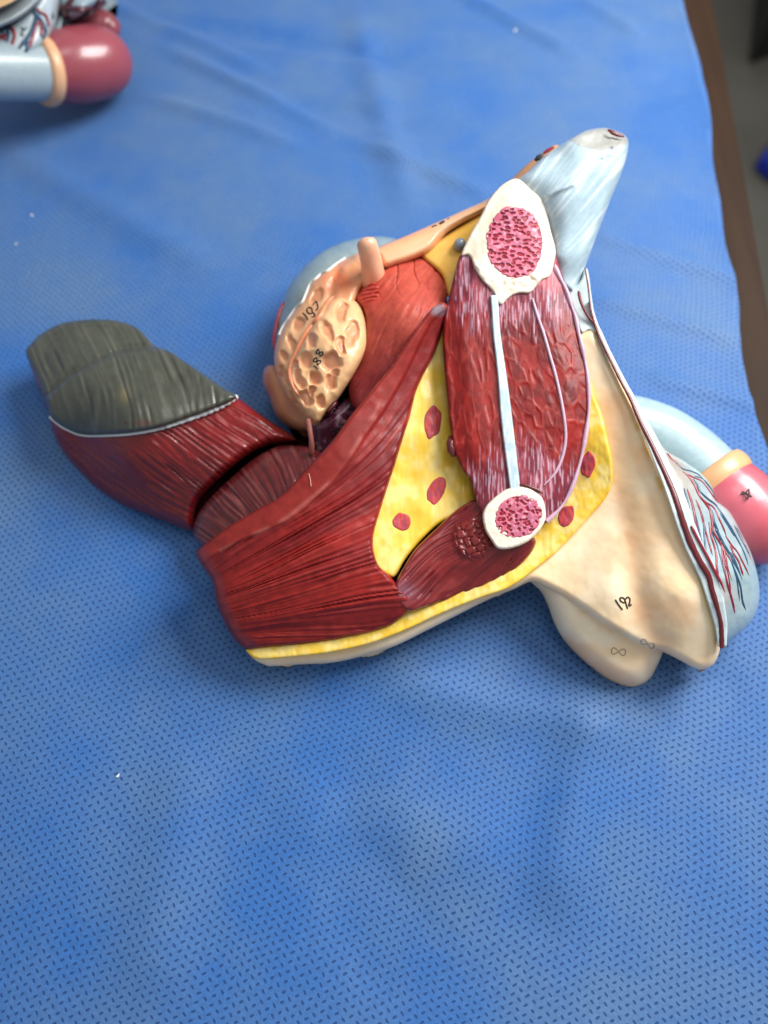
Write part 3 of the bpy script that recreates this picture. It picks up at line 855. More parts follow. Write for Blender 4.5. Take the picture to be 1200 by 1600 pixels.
def sk_c(x, y, s):
    dv = polydist(x, y, valley)
    c = mix(CREAM, WHITEC, ss(.3, .72, fbm(x / 56, y / 56, 36)) * .7)
    c = mix(c, lin(222, 176, 134), np.exp(-(dv / 20) ** 2) * (.25 + .6 * fbm(x / 30, y / 30, 37)))
    c = mix(c, lin(234, 180, 130), .5 * ss(.45, .8, fbm(x / 60, y / 40, 39)) * ss(880, 960, x))
    c = mix(c, lin(228, 180, 70), .8 * np.exp(-(polydist(x, y, [(995, 655), (1012, 700), (1034, 760)]) / 6) ** 2) * ss(.3, .6, noise(x / 14, y / 14, 3)))
    c = mix(c, lin(226, 186, 96), .6 * np.exp(-(polydist(x, y, [(1093, 905), (1110, 970), (1120, 1010)]) / 4) ** 2))
    c = mix(c, lin(228, 186, 80), .5 * np.exp(-(polydist(x, y, [(920, 600), (946, 680), (957, 750)]) / 8) ** 2))
    return c


sk_out = [(384, 1014), (391, 1024), (401, 1033), (412, 1038), (425, 1041), (473, 1038), (522, 1035), (570, 1024), (618, 1009), (667, 985), (715, 961), (763, 937), (802, 921), (831, 909), (856, 920), (875, 930), (912, 954), (935, 971), (961, 987), (990, 1003), (1015, 1014), (1036, 1019), (1059, 1030), (1085, 1044), (1100, 1046), (1114, 1039), (1123, 1022), (1126, 1000),
          (1124, 975), (1112, 932), (1097, 890), (1079, 845), (1057, 792), (1035, 740), (1016, 694), (997, 650), (974, 604), (955, 567), (940, 535), (929, 513), (910, 516), (896, 530), (890, 600), (900, 660), (880, 760), (830, 830), (740, 890), (600, 960), (470, 1000), (400, 1008)]
sk, sk_at = relief('skin_flap', sk_out, lambda x, y, s: sk_base(x, y) - 0.0022 * np.exp(-(polydist(x, y, valley) / 24) ** 2) * ss(640, 760, y) + .0008 * (fbm(x / 30, y / 30, 45) - .5), sk_c, M_SKIN, model, 2.0, 13, 0.006, None, 0.016, 0.0004)
strokes('handwritten_number', [[(961.5, 936.7), (966, 944), (973, 953.3)], [(974, 941.5), (970, 939), (968.7, 935.5), (971, 933.5), (975, 935), (976.8, 940), (973.5, 942.5)], [(976.8, 938), (978.5, 945), (980.8, 951.7)],
                               [(977.6, 936.5), (979.5, 933.4), (982.5, 933.6), (984.2, 937), (983.8, 941), (982.6, 945.4), (984.6, 946.2), (987, 943.6)]], sk_at, sk, M_INK, 0.00042)
strokes('pencil_mark', [fig8(1012, 1005.5, 11, 4.5, 24)], sk_at, sk, M_PENCIL, 0.00025)

# ---- long oblique muscle and its lower block
Q0 = (150.0, 1010.0)
band_base = tps([(688, 478, .090), (660, 530, .083), (560, 640, .076), (480, 740, .067), (400, 806, .058), (312, 862, .044), (640, 650, .069), (600, 800, .060), (585, 870, .055), (500, 850, .062), (360, 900, .050), (332, 930, .042), (370, 1000, .029), (480, 1003, .032),
                 (600, 980, .037), (450, 930, .049), (618, 930, .047), (560, 720, .070), (680, 530, .080), (635, 950, .043)])
upper_edge = spline([(692, 470), (670, 487), (647, 517), (627, 547), (607, 577), (577, 613), (547, 650), (518, 690), (480, 731), (440, 774), (404, 795), (360, 821), (320, 850), (306, 862)], 4, False)
left_edge = [(307, 864), (318, 890), (331, 908), (338, 942), (352, 975), (367, 1000), (388, 1014)]
fl_w = spline([(668, 505), (625, 575), (580, 655), (540, 722), (516, 752), (480, 783), (450, 807), (420, 824), (392, 837), (345, 860)], 4, False)


def band_uv(x, y):
    r = np.hypot(x - Q0[0], y - Q0[1])
    return r, (np.arctan2(-(y - Q0[1]), x - Q0[0]) - 1.6e-6 * np.maximum(r - 460, 0) ** 2) * 430


def flange(x, y):
    a = polydist(x, y, upper_edge); b = polydist(x, y, fl_w)
    w = np.interp(x, [330, 420, 520, 600, 670], [22, 36, 44, 36, 14])
    return 1 - ss(-3, 3, a - w)


def band_fib(x, y):
    u, v = band_uv(x, y)
    h, g, n2 = fibres(u, v, 81, 8.0, 130)
    return h, g, n2


def band_z(x, y, s):
    h, g, n2 = band_fib(x, y); f = flange(x, y); le = ss(8, 26, polydist(x, y, left_edge))
    k = (1 - f) * le * (.4 + .6 * ss(560, 780, y))
    return band_base(x, y) + 0.0013 * f + k * (0.0009 * h - 0.0012 * g) + .0003 * (noise(x / 12, y / 12, 83) - .5)


def band_c(x, y, s):
    h, g, n2 = band_fib(x, y); f = flange(x, y)
    u, v = band_uv(x, y)
    big = noise(u / 200, v / 26, 87)
    c = mix(lin(146, 37, 33), lin(116, 27, 29), ss(.3, .7, big))
    c = mix(c, lin(172, 62, 54), .55 * ss(.55, .9, n2) * ss(.35, .7, noise(u / 120, v / 20, 88)))
    c = mix(c, lin(70, 14, 19), g * .5)
    c = mix(c, mix(lin(146, 46, 40), lin(126, 36, 34), fbm(x / 30, y / 30, 4)), f)
    c = mix(c, lin(170, 92, 84), .7 * np.exp(-((polydist(x, y, fl_w)) / 3.0) ** 2) * (x < 600) * ss(.3, .55, noise(x / 25, y / 25, 90)))
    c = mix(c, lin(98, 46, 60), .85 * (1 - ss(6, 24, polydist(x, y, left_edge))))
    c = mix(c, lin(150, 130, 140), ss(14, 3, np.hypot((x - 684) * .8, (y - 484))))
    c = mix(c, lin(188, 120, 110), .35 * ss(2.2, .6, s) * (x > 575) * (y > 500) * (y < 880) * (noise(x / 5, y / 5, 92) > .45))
    return c


band_out = [(692, 472), (680, 478), (670, 487), (647, 517), (627, 547), (607, 577), (577, 613), (547, 650), (518, 690), (480, 731), (440, 774), (404, 795), (360, 821), (326, 846), (308, 860), (306, 866), (316, 886), (331, 908), (338, 942), (352, 975), (367, 1000), (380, 1012), (388, 1015), (425, 1011), (473, 1007), (522, 1000), (570, 990), (604, 980), (626, 966), (640, 950), (638, 930), (622, 915), (608, 899), (590, 880), (583, 842), (596, 792), (607, 757), (617, 727), (629, 687), (640, 653), (650, 613), (663, 583), (677, 557), (688, 528), (694, 500), (700, 480)]
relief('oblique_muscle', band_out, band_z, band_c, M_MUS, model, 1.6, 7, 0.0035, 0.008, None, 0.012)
tube('pale_scratch', P(np.array([482.5, 485, 486]), np.array([740, 750, 760.]), band_base(np.array([482.5, 485, 486]), np.array([740, 750, 760.])) + .0016), .00022, painted('scratch', .5, 0, base=tuple(lin(214, 150, 130))), model, 6)

# ---- muscle under the lower bone
jm_base = tps([(620, 920, .048), (660, 870, .049), (720, 810, .054), (770, 840, .055), (830, 850, .052), (800, 890, .045), (715, 930, .040), (650, 950, .042), (740, 880, .049)])
ball = [(708, 836), (714, 822), (730, 812), (750, 815), (762, 838), (768, 856), (758, 868), (738, 874), (722, 870), (712, 858)]


def jm_parts(x, y):
    b = ss(-5, 7, sdf(x, y, np.array(ball)))
    e, _ = voro(x / 14 + .4 * noise(x / 9, y / 9, 3), y / 12, 4)
    u, v = x * .74 - y * .68, x * .68 + y * .74
    v = v + 0.0018 * (x - 740) ** 2 * .4
    h, g, n2 = fibres(u, v, 95, 8, 60)
    return b, e, h, g, n2


def jm_z(x, y, s):
    b, e, h, g, n2 = jm_parts(x, y)
    return jm_base(x, y) + b * (0.0010 + 0.0009 * ss(0, .30, e)) + (1 - b) * (0.0010 * h - 0.0010 * g)


def jm_c(x, y, s):
    b, e, h, g, n2 = jm_parts(x, y)
    c = mix(lin(128, 32, 32), lin(102, 24, 28), fbm(x / 26, y / 26, 11))
    c = mix(c, lin(160, 60, 58), ss(.6, .9, n2) * .5 * (1 - b)); c = mix(c, lin(62, 14, 20), g * .5 * (1 - b))
    c = mix(c, lin(128, 42, 40), b * .7); c = mix(c, lin(150, 60, 54), b * ss(.16, .04, e) * .3)
    c = mix(c, lin(132, 84, 100), .8 * np.exp(-(np.hypot((x - 628) * .7, (y - 925)) / 15) ** 2))
    return c


relief('deep_muscle', [(618, 912), (632, 884), (647, 860), (664, 842), (681, 826), (705, 803), (722, 790), (745, 780), (775, 790), (800, 840), (822, 842), (834, 840), (837, 850), (826, 869), (802, 892), (763, 913), (715, 932), (680, 944), (657, 951), (638, 955), (622, 940)],
       jm_z, jm_c, M_GLOSS, model, 1.5, 6, 0.003, None, 0.03, 0.008)

# ---- the cut thigh section
def plane(y):
    return np.interp(y, [200, 278, 480, 700, 860], [.116, .109, .088, .068, .054])


sp1 = spline([(772, 461), (774, 490), (776, 520), (781, 560), (786, 600), (791, 650), (797, 700), (802, 740), (805, 765)], 4, False)
sp2 = spline([(832, 466), (840, 493), (850, 522), (860, 557), (868, 585), (876, 620), (882, 655), (884, 685), (879, 713), (868, 738), (850, 758)], 4, False)
sp1x = lambda y: np.interp(y, sp1[:, 1], sp1[:, 0])


def th_uv(x, y):
    # straightens the fibres between the two bones
    c = np.interp(y, [400, 600, 800], [0, 18, 22])
    return y, x - c


def tendon(x, y):
    st = streak(y, x, 101, 3.2, 34)
    top = np.interp(x, [695, 720, 760, 772, 790, 850, 880, 905], [470, 500, 520, 515, 505, 520, 510, 500])
    bot = np.interp(x, [740, 790, 830, 870, 900], [740, 710, 700, 716, 740])
    a = 1 - ss(-22, 14, y - top + 2 + 85 * (st - .5))
    b = ss(-14, 22, y - bot + 8 + 95 * (st - .5))
    return np.clip(np.maximum(a, b), 0, 1), st


def cells(x, y):
    u, v = th_uv(x, y)
    left = x < sp1x(y)
    vv = v + 6 * (noise(x / 30, y / 30, 106) - .5)
    al = u * .95 + vv * .31; ac = vv * .95 - u * .31
    e1, c1 = voro(ac / 13.5, al / 31, 6)
    e2, c2 = voro(vv / 15, u / 60, 9)
    return np.where(left, e2, e1), np.where(left, c2, c1), left


def th_z(x, y, s):
    t, st = tendon(x, y)
    e, cid, left = cells(x, y)
    z = plane(y) + .0026 * ss(0, 40, s) - .0004
    vein = np.exp(-(e / .22) ** 2) * ss(.25, .6, noise(x / 16, y / 18, 107))
    lump = (1 - t) * ((.0004 * (cid - .5) + .0001) * ss(0, .5, e) + (.0003 * vein) + .0002 * (noise(x / 7, y / 16, 117) - .5))
    return z + lump + t * .0004 * (st - .5) + .0001 * (noise(x / 5, y / 9, 108) - .5)


def th_c(x, y, s):
    t, st = tendon(x, y)
    e, cid, left = cells(x, y)
    c = mix(lin(108, 19, 20), lin(142, 31, 27), ss(.3, .7, fbm(x / 26, y / 34, 109)))
    c = mix(c, lin(148, 38, 34), left * .55)
    c = mix(c, lin(86, 20, 24), .3 * (cid > .6))
    c = mix(c, lin(176, 70, 60), .42 * np.exp(-(e / .13) ** 2) * ss(.3, .6, noise(x / 12, y / 12, 110)))
    tc = mix(lin(122, 46, 58), lin(150, 62, 74), ss(.3, .6, noise(x / 14, y / 20, 111)))
    fine = streak(y, x, 113, 1.6, 22)
    tc = mix(tc, lin(198, 164, 182), ss(.54, .70, fine) * .8)
    tc = mix(tc, lin(96, 40, 60), ss(.44, .3, fine) * .7)
    tc = mix(tc, lin(188, 84, 96), .6 * ss(470, 440, y) * (x > 840))
    c = mix(c, tc, t * .95)
    return mix(c, lin(70, 18, 28), .6 * ss(4, 0, s))


th_out = [(722, 394), (733, 370), (750, 340), (763, 313), (780, 293), (806, 278), (827, 296), (848, 313), (854, 330), (861, 360), (869, 398), (877, 425), (887, 453), (898, 490), (908, 537), (915, 563), (920, 597), (921, 640), (916, 680), (908, 720), (894, 763), (878, 793), (852, 818), (835, 832), (800, 850), (770, 840), (756, 815), (748, 793), (740, 770), (735, 750), (723, 735), (714, 716), (705, 696), (706, 686), (703, 667), (698, 620), (694, 573), (692, 533), (693, 500), (700, 470), (706, 445), (712, 420), (717, 402)]
th, th_at = relief('thigh_section', th_out, th_z, th_c, M_MUS, model, 1.35, 6, 0.002, None, 0.045, 0.012)


def ribbon(name, path, w0, at, mat, parent, hgt=0.0012, cf=None):
    p = spline(path, 4, False) if len(path) < 14 else np.asarray(path)
    T = np.gradient(p, axis=0); T /= np.linalg.norm(T, axis=1)[:, None]; nn = np.stack([-T[:, 1], T[:, 0]], 1)
    wv = np.interp(np.linspace(0, 1, len(p)), np.linspace(0, 1, len(w0)), w0) * 0.5
    L_ = p + nn * wv[:, None]; R_ = p - nn * wv[:, None]
    out = np.concatenate([L_, R_[::-1]])
    return relief(name, out, lambda x, y, s: at(x, y) + hgt, cf or (lambda x, y, s: mix(LIGC, LIGW, ss(.4, .7, noise(x / 3, y / 12, 5)) * .6)), mat, parent, 1.1, 2.4, hgt * .7, None, 0.004, 0.0002, 0)[0]


th_flat = lambda x, y: plane(y) + .0024 * ss(0, 40, np.maximum(sdf(np.asarray(x, float), np.asarray(y, float), spline(th_out, 3)), 0))
ribbon('septum', sp1, [12, 12, 12, 13, 15, 18, 18, 17, 16], th_flat, M_LIG, th, .0015)
vessel('thin_septum', sp2[::4].tolist(), th_flat, .00075, M_LAV, th, .0003, .6, .3)
rim = [(866, 415), (874, 432), (884, 452), (893, 478), (899, 495), (904, 520), (909, 540), (914, 563), (919, 597), (920, 640), (915, 680), (907, 720), (893, 763), (877, 792), (854, 815)]
q = on_surface(rim, lambda x, y: plane(y) - .0001, 0, 6)
kk = np.arange(len(q))
tube('border_membrane', q, .0010 + .00022 * np.sin(kk * .55) + .0001 * np.sin(kk * .23), M_LAV, th, 10)

ub_out = [(721, 398), (733, 370), (750, 340), (763, 314), (778, 295), (792, 284), (806, 279), (818, 285), (829, 296), (848, 312), (854, 330), (861, 362), (868, 390), (866, 408), (860, 430), (846, 438), (836, 450), (827, 458), (812, 458), (800, 462), (791, 469), (784, 476), (777, 470), (772, 458), (763, 448), (752, 436), (741, 418), (737, 405), (731, 398)]
ub, ub_at = relief('pubic_bone', ub_out, lambda x, y, s: th_flat(x, y) + .0010 - .003 * (1 - ss(.86, .95, np.hypot((x - 804.5) / 45, (y - 379) / 58))) + .0003 * (fbm(x / 7, y / 7, 121) - .5) + .0009 * np.exp(-((polydist(x, y, [(740, 412), (765, 440), (800, 447), (840, 432)])) / 8) ** 2) * (noise(x / 7, y / 6, 122) - .3),
       lambda x, y, s: mix(lin(236, 226, 208), lin(224, 208, 184), fbm(x / 14, y / 14, 123)), M_BONE, th, 1.3, 4, 0.0010, None, 0.006, 0.0004)


def marrow(name, cx, cy, a, b, rot, at0, parent, sx, sy, seed):
    r = math.radians(rot); out = []
    rg = np.random.default_rng(seed)
    for k in range(26):
        t = 2 * math.pi * k / 26; f = 0.97 + .06 * rg.random()
        p, q = a * f * math.cos(t), b * f * math.sin(t)
        out.append((cx + p * math.cos(r) - q * math.sin(r), cy + p * math.sin(r) + q * math.cos(r)))

    def pm(x, y):
        wx_ = x + 3.0 * (noise(x / 9, y / 9, seed) - .5); wy_ = y + 2.6 * (noise(x / 7, y / 7, seed + 1) - .5)
        f1, cid = voro(wx_ / sx, wy_ / sy, seed % 7, 1.0, True)
        f1 = f1 + .22 * (noise(x / 2.6, y / 2.2, seed + 2) - .5)
        return (1 - ss(.33, .43, f1)) * ss(.10, .16, cid)
    return relief(name, out, lambda x, y, s: at0(x, y) + .0003 - .00035 * pm(x, y) + .00012 * (noise(x / 4, y / 4, seed) - .5),
                  lambda x, y, s: mix(mix(mix(lin(206, 100, 120), lin(186, 106, 134), noise(x / 20, y / 20, seed + 4)), lin(228, 160, 174), ss(.66, .85, noise(x / 4, y / 3, seed + 5)) * .7), mix(lin(158, 28, 44), lin(124, 28, 46), noise(x / 16, y / 16, seed + 6)), pm(x, y)), M_MUS, parent, 0.9, 3, .0006, None, .0024, .0003)


marrow('marrow', 804.5, 379, 45, 58, -3, lambda x, y: th_flat(x, y) + .0010, ub, 10.5, 5.6, 130)
lb_out = [(754, 806), (760, 790), (774, 776), (790, 765), (808, 760), (828, 762), (846, 776), (852, 795), (852, 812), (842, 830), (822, 848), (797, 857), (778, 857), (768, 845), (758, 828)]
lb, lb_at = relief('ischial_bone', lb_out, lambda x, y, s: plane(y) + .0042 - .003 * (1 - ss(.84, .93, np.hypot((x - 810) / 35, (y - 807) / 34))) + .0004 * (fbm(x / 7, y / 7, 141) - .5), lambda x, y, s: mix(lin(238, 230, 214), lin(226, 212, 192), fbm(x / 12, y / 12, 143)), M_BONE, th, 1.2, 4, .0018, None, .016, .001)
marrow('marrow', 810, 807, 38, 33, -28, lambda x, y: plane(y) + .0042, lb, 6.8, 6.2, 150)
tube('dark_fissure', P(np.array([812, 820, 830, 840, 848.]), np.array([757, 758, 762, 766, 771.]), np.array([plane(757), plane(758), plane(762), plane(766), plane(771)]) + .0036), [.0004, .0010, .0009, .0011, .0004], M_DARKRED, th, 8)
tube('dark_nodule', P(np.array([703, 704, 706, 709.]), np.array([682, 692, 704, 714.]), np.array([.066, .066, .065, .064])), [.0008, .0024, .0026, .001], painted('nodule', .3, .4, base=tuple(lin(90, 24, 30))), th, 10)

# ---- pale ligament rising at the top right
lig_base = tps([(820, 275, .108), (870, 232, .112), (893, 217, .117), (940, 203, .114), (980, 225, .108), (935, 360, .094), (905, 440, .082), (890, 455, .082), (868, 400, .0935), (855, 330, .1045), (838, 330, .099), (822, 310, .1015), (806, 286, .1035), (858, 400, .089), (900, 300, .113), (925, 260, .1165), (950, 300, .103)])
cap = [(893, 219), (905, 228), (922, 234), (940, 237), (962, 232), (982, 224)]
lig_out = [(806, 286), (814, 277), (827, 266), (843, 250), (862, 236), (878, 225), (893, 216), (913, 205), (937, 200), (952, 201), (966, 206), (977, 212), (982, 222), (980, 240), (974, 262), (966, 283), (950, 322), (933, 367), (918, 407), (907, 438), (897, 462), (888, 456), (874, 446), (864, 420), (858, 398), (848, 362), (838, 330), (822, 312)]


def capd(x, y):
    cx = np.array([c[0] for c in cap], float); cy = np.array([c[1] for c in cap], float)
    return np.interp(x, cx, cy) - y


def lig_uv(x, y): return x * .62 - y * .78, x * .78 + y * .62


def lig_z(x, y, s):
    u, v = lig_uv(x, y); h, g, n2 = fibres(u, v, 161, 7, 70)
    lump = .0014 * (noise(x / 5, y / 4, 163) - .3) * np.exp(-(np.hypot(x - 946, (y - 247) * 1.1) / 16) ** 2)
    return lig_base(x, y) - .0045 * ss(0, 26, capd(x, y)) + .0002 * h - .00015 * g + lump + .0010 * np.exp(-(polydist(x, y, [(856, 306), (870, 298), (894, 288)]) / 4) ** 2) + .0008 * (noise(x / 7, y / 6, 166) - .5) * (capd(x, y) > 0)


def lig_c(x, y, s):
    u, v = lig_uv(x, y)
    c = mix(LIGC, lin(164, 188, 200), fbm(x / 30, y / 30, 164))
    c = mix(c, LIGW, ss(.58, .75, streak(u, v, 165, 4, 60)) * .75)
    c = mix(c, mix(lin(172, 172, 166), lin(150, 150, 144), fbm(x / 9, y / 9, 168)), ss(-4, 4, capd(x, y)))
    c = mix(c, lin(196, 200, 194), .6 * np.exp(-(np.hypot((x - 918) / 2, y - 216) / 7) ** 2))
    c = mix(c, lin(72, 52, 92), np.exp(-(np.hypot(x - 956, y - 231) / 2.2) ** 2))
    return c


lig, lig_at = relief('ligament', lig_out, lig_z, lig_c, M_LIG, model, 1.5, 11, 0.006, None, 0.024, 0.006)
tube('dark_red_mark', P(np.array([950, 957, 966, 975.]), np.array([203, 207, 211, 213.5]), np.array([.1115, .1115, .1105, .1095])), [.0006, .0013, .0012, .0005], M_DARKRED, lig, 8, .7)
tube('black_notch', P(np.array([836, 841, 848.]), np.array([251, 246.5, 242.]), np.array([.1085, .1095, .110])), [.0008, .0015, .0008], painted('notch_black', .5, 0, base=tuple(lin(20, 24, 28))), lig, 8, .8)
tube('red_notch', P(np.array([849, 856, 865.]), np.array([240, 235, 230.]), np.array([.110, .111, .112])), [.0006, .0011, .0006], M_RED, lig, 8, .8)
# ---- white fascia under the ligament and the section edge on the right
fa, fa_at = relief('white_fascia', [(886, 452), (898, 448), (908, 436), (913, 420), (919, 424), (924, 460), (928, 485), (934, 510), (934, 520), (920, 516), (908, 520), (900, 500)],
       tps([(890, 455, .080), (912, 425, .083), (930, 505, .084), (908, 515, .083)]), lambda x, y, s: mix(lin(214, 226, 226), lin(196, 214, 216), noise(x / 9, y / 12, 4)), M_LIG, model, 1.5, 4, .002, None, .012, .001)
wh_c = [(921, 470), (932, 508), (938, 521), (949, 546), (960, 569), (975, 599), (987, 621), (997, 642), (1007, 664), (1024, 700), (1046, 750), (1058, 780), (1071, 818), (1083, 850), (1107, 900), (1119, 940), (1127, 978), (1128.5, 1010)]
se_base = lambda x, y: np.interp(y, [410, 470, 522, 600, 700, 800, 880, 940, 980, 1020], [.085, .0845, .0835, .0800, .0765, .0715, .0635, .0545, .0460, .0390]) + .0006
ribbon('section_edge', wh_c, [3, 6, 7, 7, 8, 9, 10, 12, 16, 20, 24, 27, 28, 28, 28, 26, 20, 14], se_base, M_LIG, model, .0012,
       lambda x, y, s: mix(lin(214, 224, 226), lin(194, 212, 216), noise(x / 8, y / 12, 7)))
dk = spline([(914, 418), (919, 447), (923, 481), (929, 505), (935, 522), (946, 546), (957, 569), (972, 599), (984, 621), (993, 642), (1002, 662), (1019, 696), (1044, 750), (1056, 780), (1068, 818), (1079, 848), (1094, 878), (1107, 900), (1112, 920), (1118, 940), (1124, 962), (1127, 980), (1128, 1012)], 5, False)
ww = np.interp(dk[:, 1], [418, 500, 560, 620, 700, 780, 850, 920, 960, 1012], [.0004, .0006, .0008, .0009, .0012, .0014, .0016, .0014, .0011, .0012])
ww = ww * (1 + .12 * (noise(dk[:, 1] / 7, dk[:, 1] * 0, 3) - .5) * 2)
tube('dark_red_core', P(dk[:, 0], dk[:, 1], se_base(dk[:, 0], dk[:, 1]) + .0012), ww, M_DARKRED, model, 10, .7)
vessel('branch_vessel', [(904, 455), (907, 470), (914, 486), (922, 498), (930, 508), (936, 524)], lambda x, y: se_base(x, y) + .0008, .0008, M_DARKRED, model, 0, .6, .5)

# ---- testis with its vessels
te, te_at = relief('testis', [(1022, 690), (1030, 692), (1044, 706), (1070, 721), (1096, 740), (1112, 760), (1120, 782), (1140, 800), (1158, 832), (1174, 865), (1184, 900), (1187, 930), (1182, 955), (1171, 975), (1152, 992), (1136, 1003), (1126, 1005), (1110, 960), (1085, 880), (1050, 780)],
       lambda x, y, s: tps([(1030, 695, .068), (1080, 740, .062), (1115, 780, .058), (1150, 850, .050), (1175, 920, .040), (1150, 980, .034), (1130, 1000, .034), (1100, 900, .060), (1130, 900, .058), (1080, 800, .066)])(x, y) + .0012 * (fbm(x / 14, y / 18, 171) - .5),
       lambda x, y, s: mix(mix(mix(lin(140, 166, 174), lin(170, 190, 194), fbm(x / 16, y / 20, 172)), lin(168, 152, 138), ss(845, 720, y) * ss(30, 6, polydist(x, y, [(1040, 715), (1070, 760), (1095, 830)])) * .85), lin(214, 180, 164), .5 * np.exp(-(np.hypot(x - 1125, y - 930) / 22) ** 2)), M_LIG, model, 1.6, 24, .012, .003, None, .016)
f5 = lambda L_: [(1020 + a / 6.667, 660 + b / 6.667) for a, b in L_]
f6 = lambda L_: [(1040 + a / 7.5, 820 + b / 7.5) for a, b in L_]
VS = .8
for pth, r in ((f5([(310, 510), (380, 580), (440, 670), (480, 760), (540, 840), (590, 920), (610, 1010), (620, 1090)]) + f6([(560, 90), (620, 190), (670, 280), (700, 400), (730, 520), (780, 660)]), .0010),
               (f5([(360, 540), (410, 570), (500, 610), (570, 690), (640, 790), (690, 850)]), .0007), (f5([(500, 790), (560, 840), (610, 870), (650, 920), (690, 1010), (740, 1120), (770, 1200)]), .0008),
               (f6([(700, 130), (770, 240), (830, 310), (880, 400), (930, 500), (980, 600)]), .0008), (f6([(750, 230), (790, 330), (850, 430), (880, 520), (910, 600)]), .0009), (f5([(150, 320), (190, 380), (240, 420), (330, 500)]), .0007),
               (f6([(640, 210), (700, 320), (760, 420), (800, 500)]), .0006), (f5([(130, 460), (180, 520), (220, 590)]), .0005), 
               (f6([(830, 30), (900, 160), (960, 300), (1000, 420)]), .0004)):
    vessel('artery', pth, te_at, r * VS, M_RED, te)
for k in range(11):
    tx = 1062 + 8 * k * .9 + rng.random() * 14; ty = 742 + k * 12 + rng.random() * 24; dx = 3 + rng.random() * 4
    pp = []
    for q_ in range(6):
        pp.append((tx, ty)); tx += dx + 4 * (rng.random() - .5); ty += 14 + 8 * rng.random(); dx *= .93
    vessel('artery' if k % 2 else 'vein', pp, te_at, .0004 + .0003 * rng.random(), M_RED if k % 2 else M_BLUE, te)
vessel('artery', f6([(300, 10), (350, 110), (430, 260), (500, 390), (580, 550), (640, 660), (700, 800)]), lambda x, y: np.maximum(te_at(x, y), se_base(x, y) + .0016), .0007, M_RED, te)
for pth, r in ((f5([(420, 590), (460, 650), (490, 720), (560, 790), (640, 850), (700, 930), (760, 1020), (830, 1130), (880, 1200)]), .0009), (f5([(570, 860), (610, 940), (630, 1030), (670, 1130)]) + f6([(590, 60), (640, 160), (700, 270), (750, 350), (800, 440), (850, 530), (900, 650)]), .0012),
               (f6([(720, 0), (800, 110), (870, 230), (920, 340), (970, 480)]), .0008), (f5([(220, 400), (300, 480), (400, 510), (480, 550), (560, 640), (620, 720)]), .0006), (f6([(760, 320), (810, 420), (840, 500)]), .0008), (f5([(700, 950), (740, 1010), (790, 1090), (850, 1190)]), .0009),
               (f6([(800, 0), (870, 150), (930, 260), (980, 360)]), .0006), (f5([(430, 560), (520, 590), (600, 680), (650, 790)]), .0005)):
    vessel('vein', pth, te_at, r * VS, M_BLUE, te)

# ---- shaft, collar and glans lying on the drape behind
def lathe_path(px, zc, n=6):
    p = spline(px, n, False)
    return P(p[:, 0], p[:, 1], np.interp(np.linspace(0, 1, len(p)), np.linspace(0, 1, len(zc)), zc))


q = lathe_path([(930, 690), (968, 672), (1005, 678), (1040, 694), (1078, 722), (1108, 752)], [.021, .0205, .0205, .0205, .0205, .0205], 8)
tube('shaft', q, .0195 * np.ones(len(q)), M_LIG, model, 40, 1, None, 60, lambda V, n, k: mix(lin(150, 176, 184), lin(166, 192, 200), streak(V[:, 0] * 3000, V[:, 1] * 3000, 5, 3, 60)))
q = lathe_path([(1100, 744), (1106, 750), (1112, 756), (1119, 763), (1125, 769)], [.0205] * 5, 3)
t = np.linspace(-1, 1, len(q))
tube('collar', q, .0205 + .0026 * np.sqrt(np.clip(1 - t * t, 0, 1)), M_SKIN, model, 40, 1, lin(222, 168, 120))
q = lathe_path([(1120, 764), (1136, 780), (1155, 798), (1175, 817), (1195, 835), (1212, 851), (1226, 863)], [.0212, .0215, .0215, .0215, .021, .020, .019], 5)
t = np.linspace(0, 1, len(q))
gl = tube('glans', q, .0225 * np.sqrt(np.clip(1 - np.clip((t - .15) / .87, 0, 1) ** 2.2, .004, 1)) * (.95 + .05 * ss(0, .2, t)), painted('glans_pink', .3, .35, .06, 120, .08, 600), model, 40, 1, None, 80,
          lambda V, n, k: mix(lin(214, 104, 118), lin(196, 82, 96), noise(V[:, 0] * 90, V[:, 1] * 90, 5)))
strokes('handwritten_number', [f5([(915, 742), (960, 735), (1005, 692)]), f5([(930, 715), (980, 742), (1035, 772)]), f5([(1000, 692), (1005, 745), (985, 803)]), f5([(945, 745), (985, 803)])],
        lambda x, y: np.full(np.shape(x), .0437), gl, M_INK, .0004, .0)

# ------------------------------------------------------------------ the second model at the top left
mod2 = thing('anatomical_model', 'second anatomical model with red and blue vessels, cut off by the top left corner', 'anatomical model', (0, 0, 0), GRP)
GC = lin(150, 166, 172)
ax0 = P(-150, 104, .082); ax1 = P(62, 111, .0425); dax = (ax1 - ax0) / np.linalg.norm(ax1 - ax0)
q = np.linspace(ax0, ax1 + dax * .004, 14)
tube('shaft', q, .0185 * np.ones(len(q)), M_LIG, mod2, 36, 1, GC)
q = np.linspace(ax1 - dax * .001, ax1 + dax * .0085, 13)
t = np.linspace(-1, 1, len(q))
tube('collar', q, .0188 + .0032 * np.sqrt(np.clip(1 - t * t, 0, 1)), M_SKIN, mod2, 40, 1, lin(214, 166, 126))
GP = painted('shaded_glans_pink', .28, .4, .03, 60, .05, 600)  # glans and lip colours below are darkened to carry this corner's shade
g0 = ax1 + dax * .006; g1 = P(200, 88, .0235)
ta = 1 - np.cos(np.linspace(0, 1, 56) * math.pi / 2)[::-1]; ta = np.sin(np.linspace(0, 1, 56) * math.pi / 2)
q = g0 + (g1 - g0) * ta[:, None]
rg_ = np.where(ta < .4, .0240 * (1 - .24 * ((.4 - ta) / .4) ** 2), .0240 * np.sqrt(np.clip(1 - np.clip((ta - .4) / .6, 0, 1) ** 2.8, .0004, 1)))
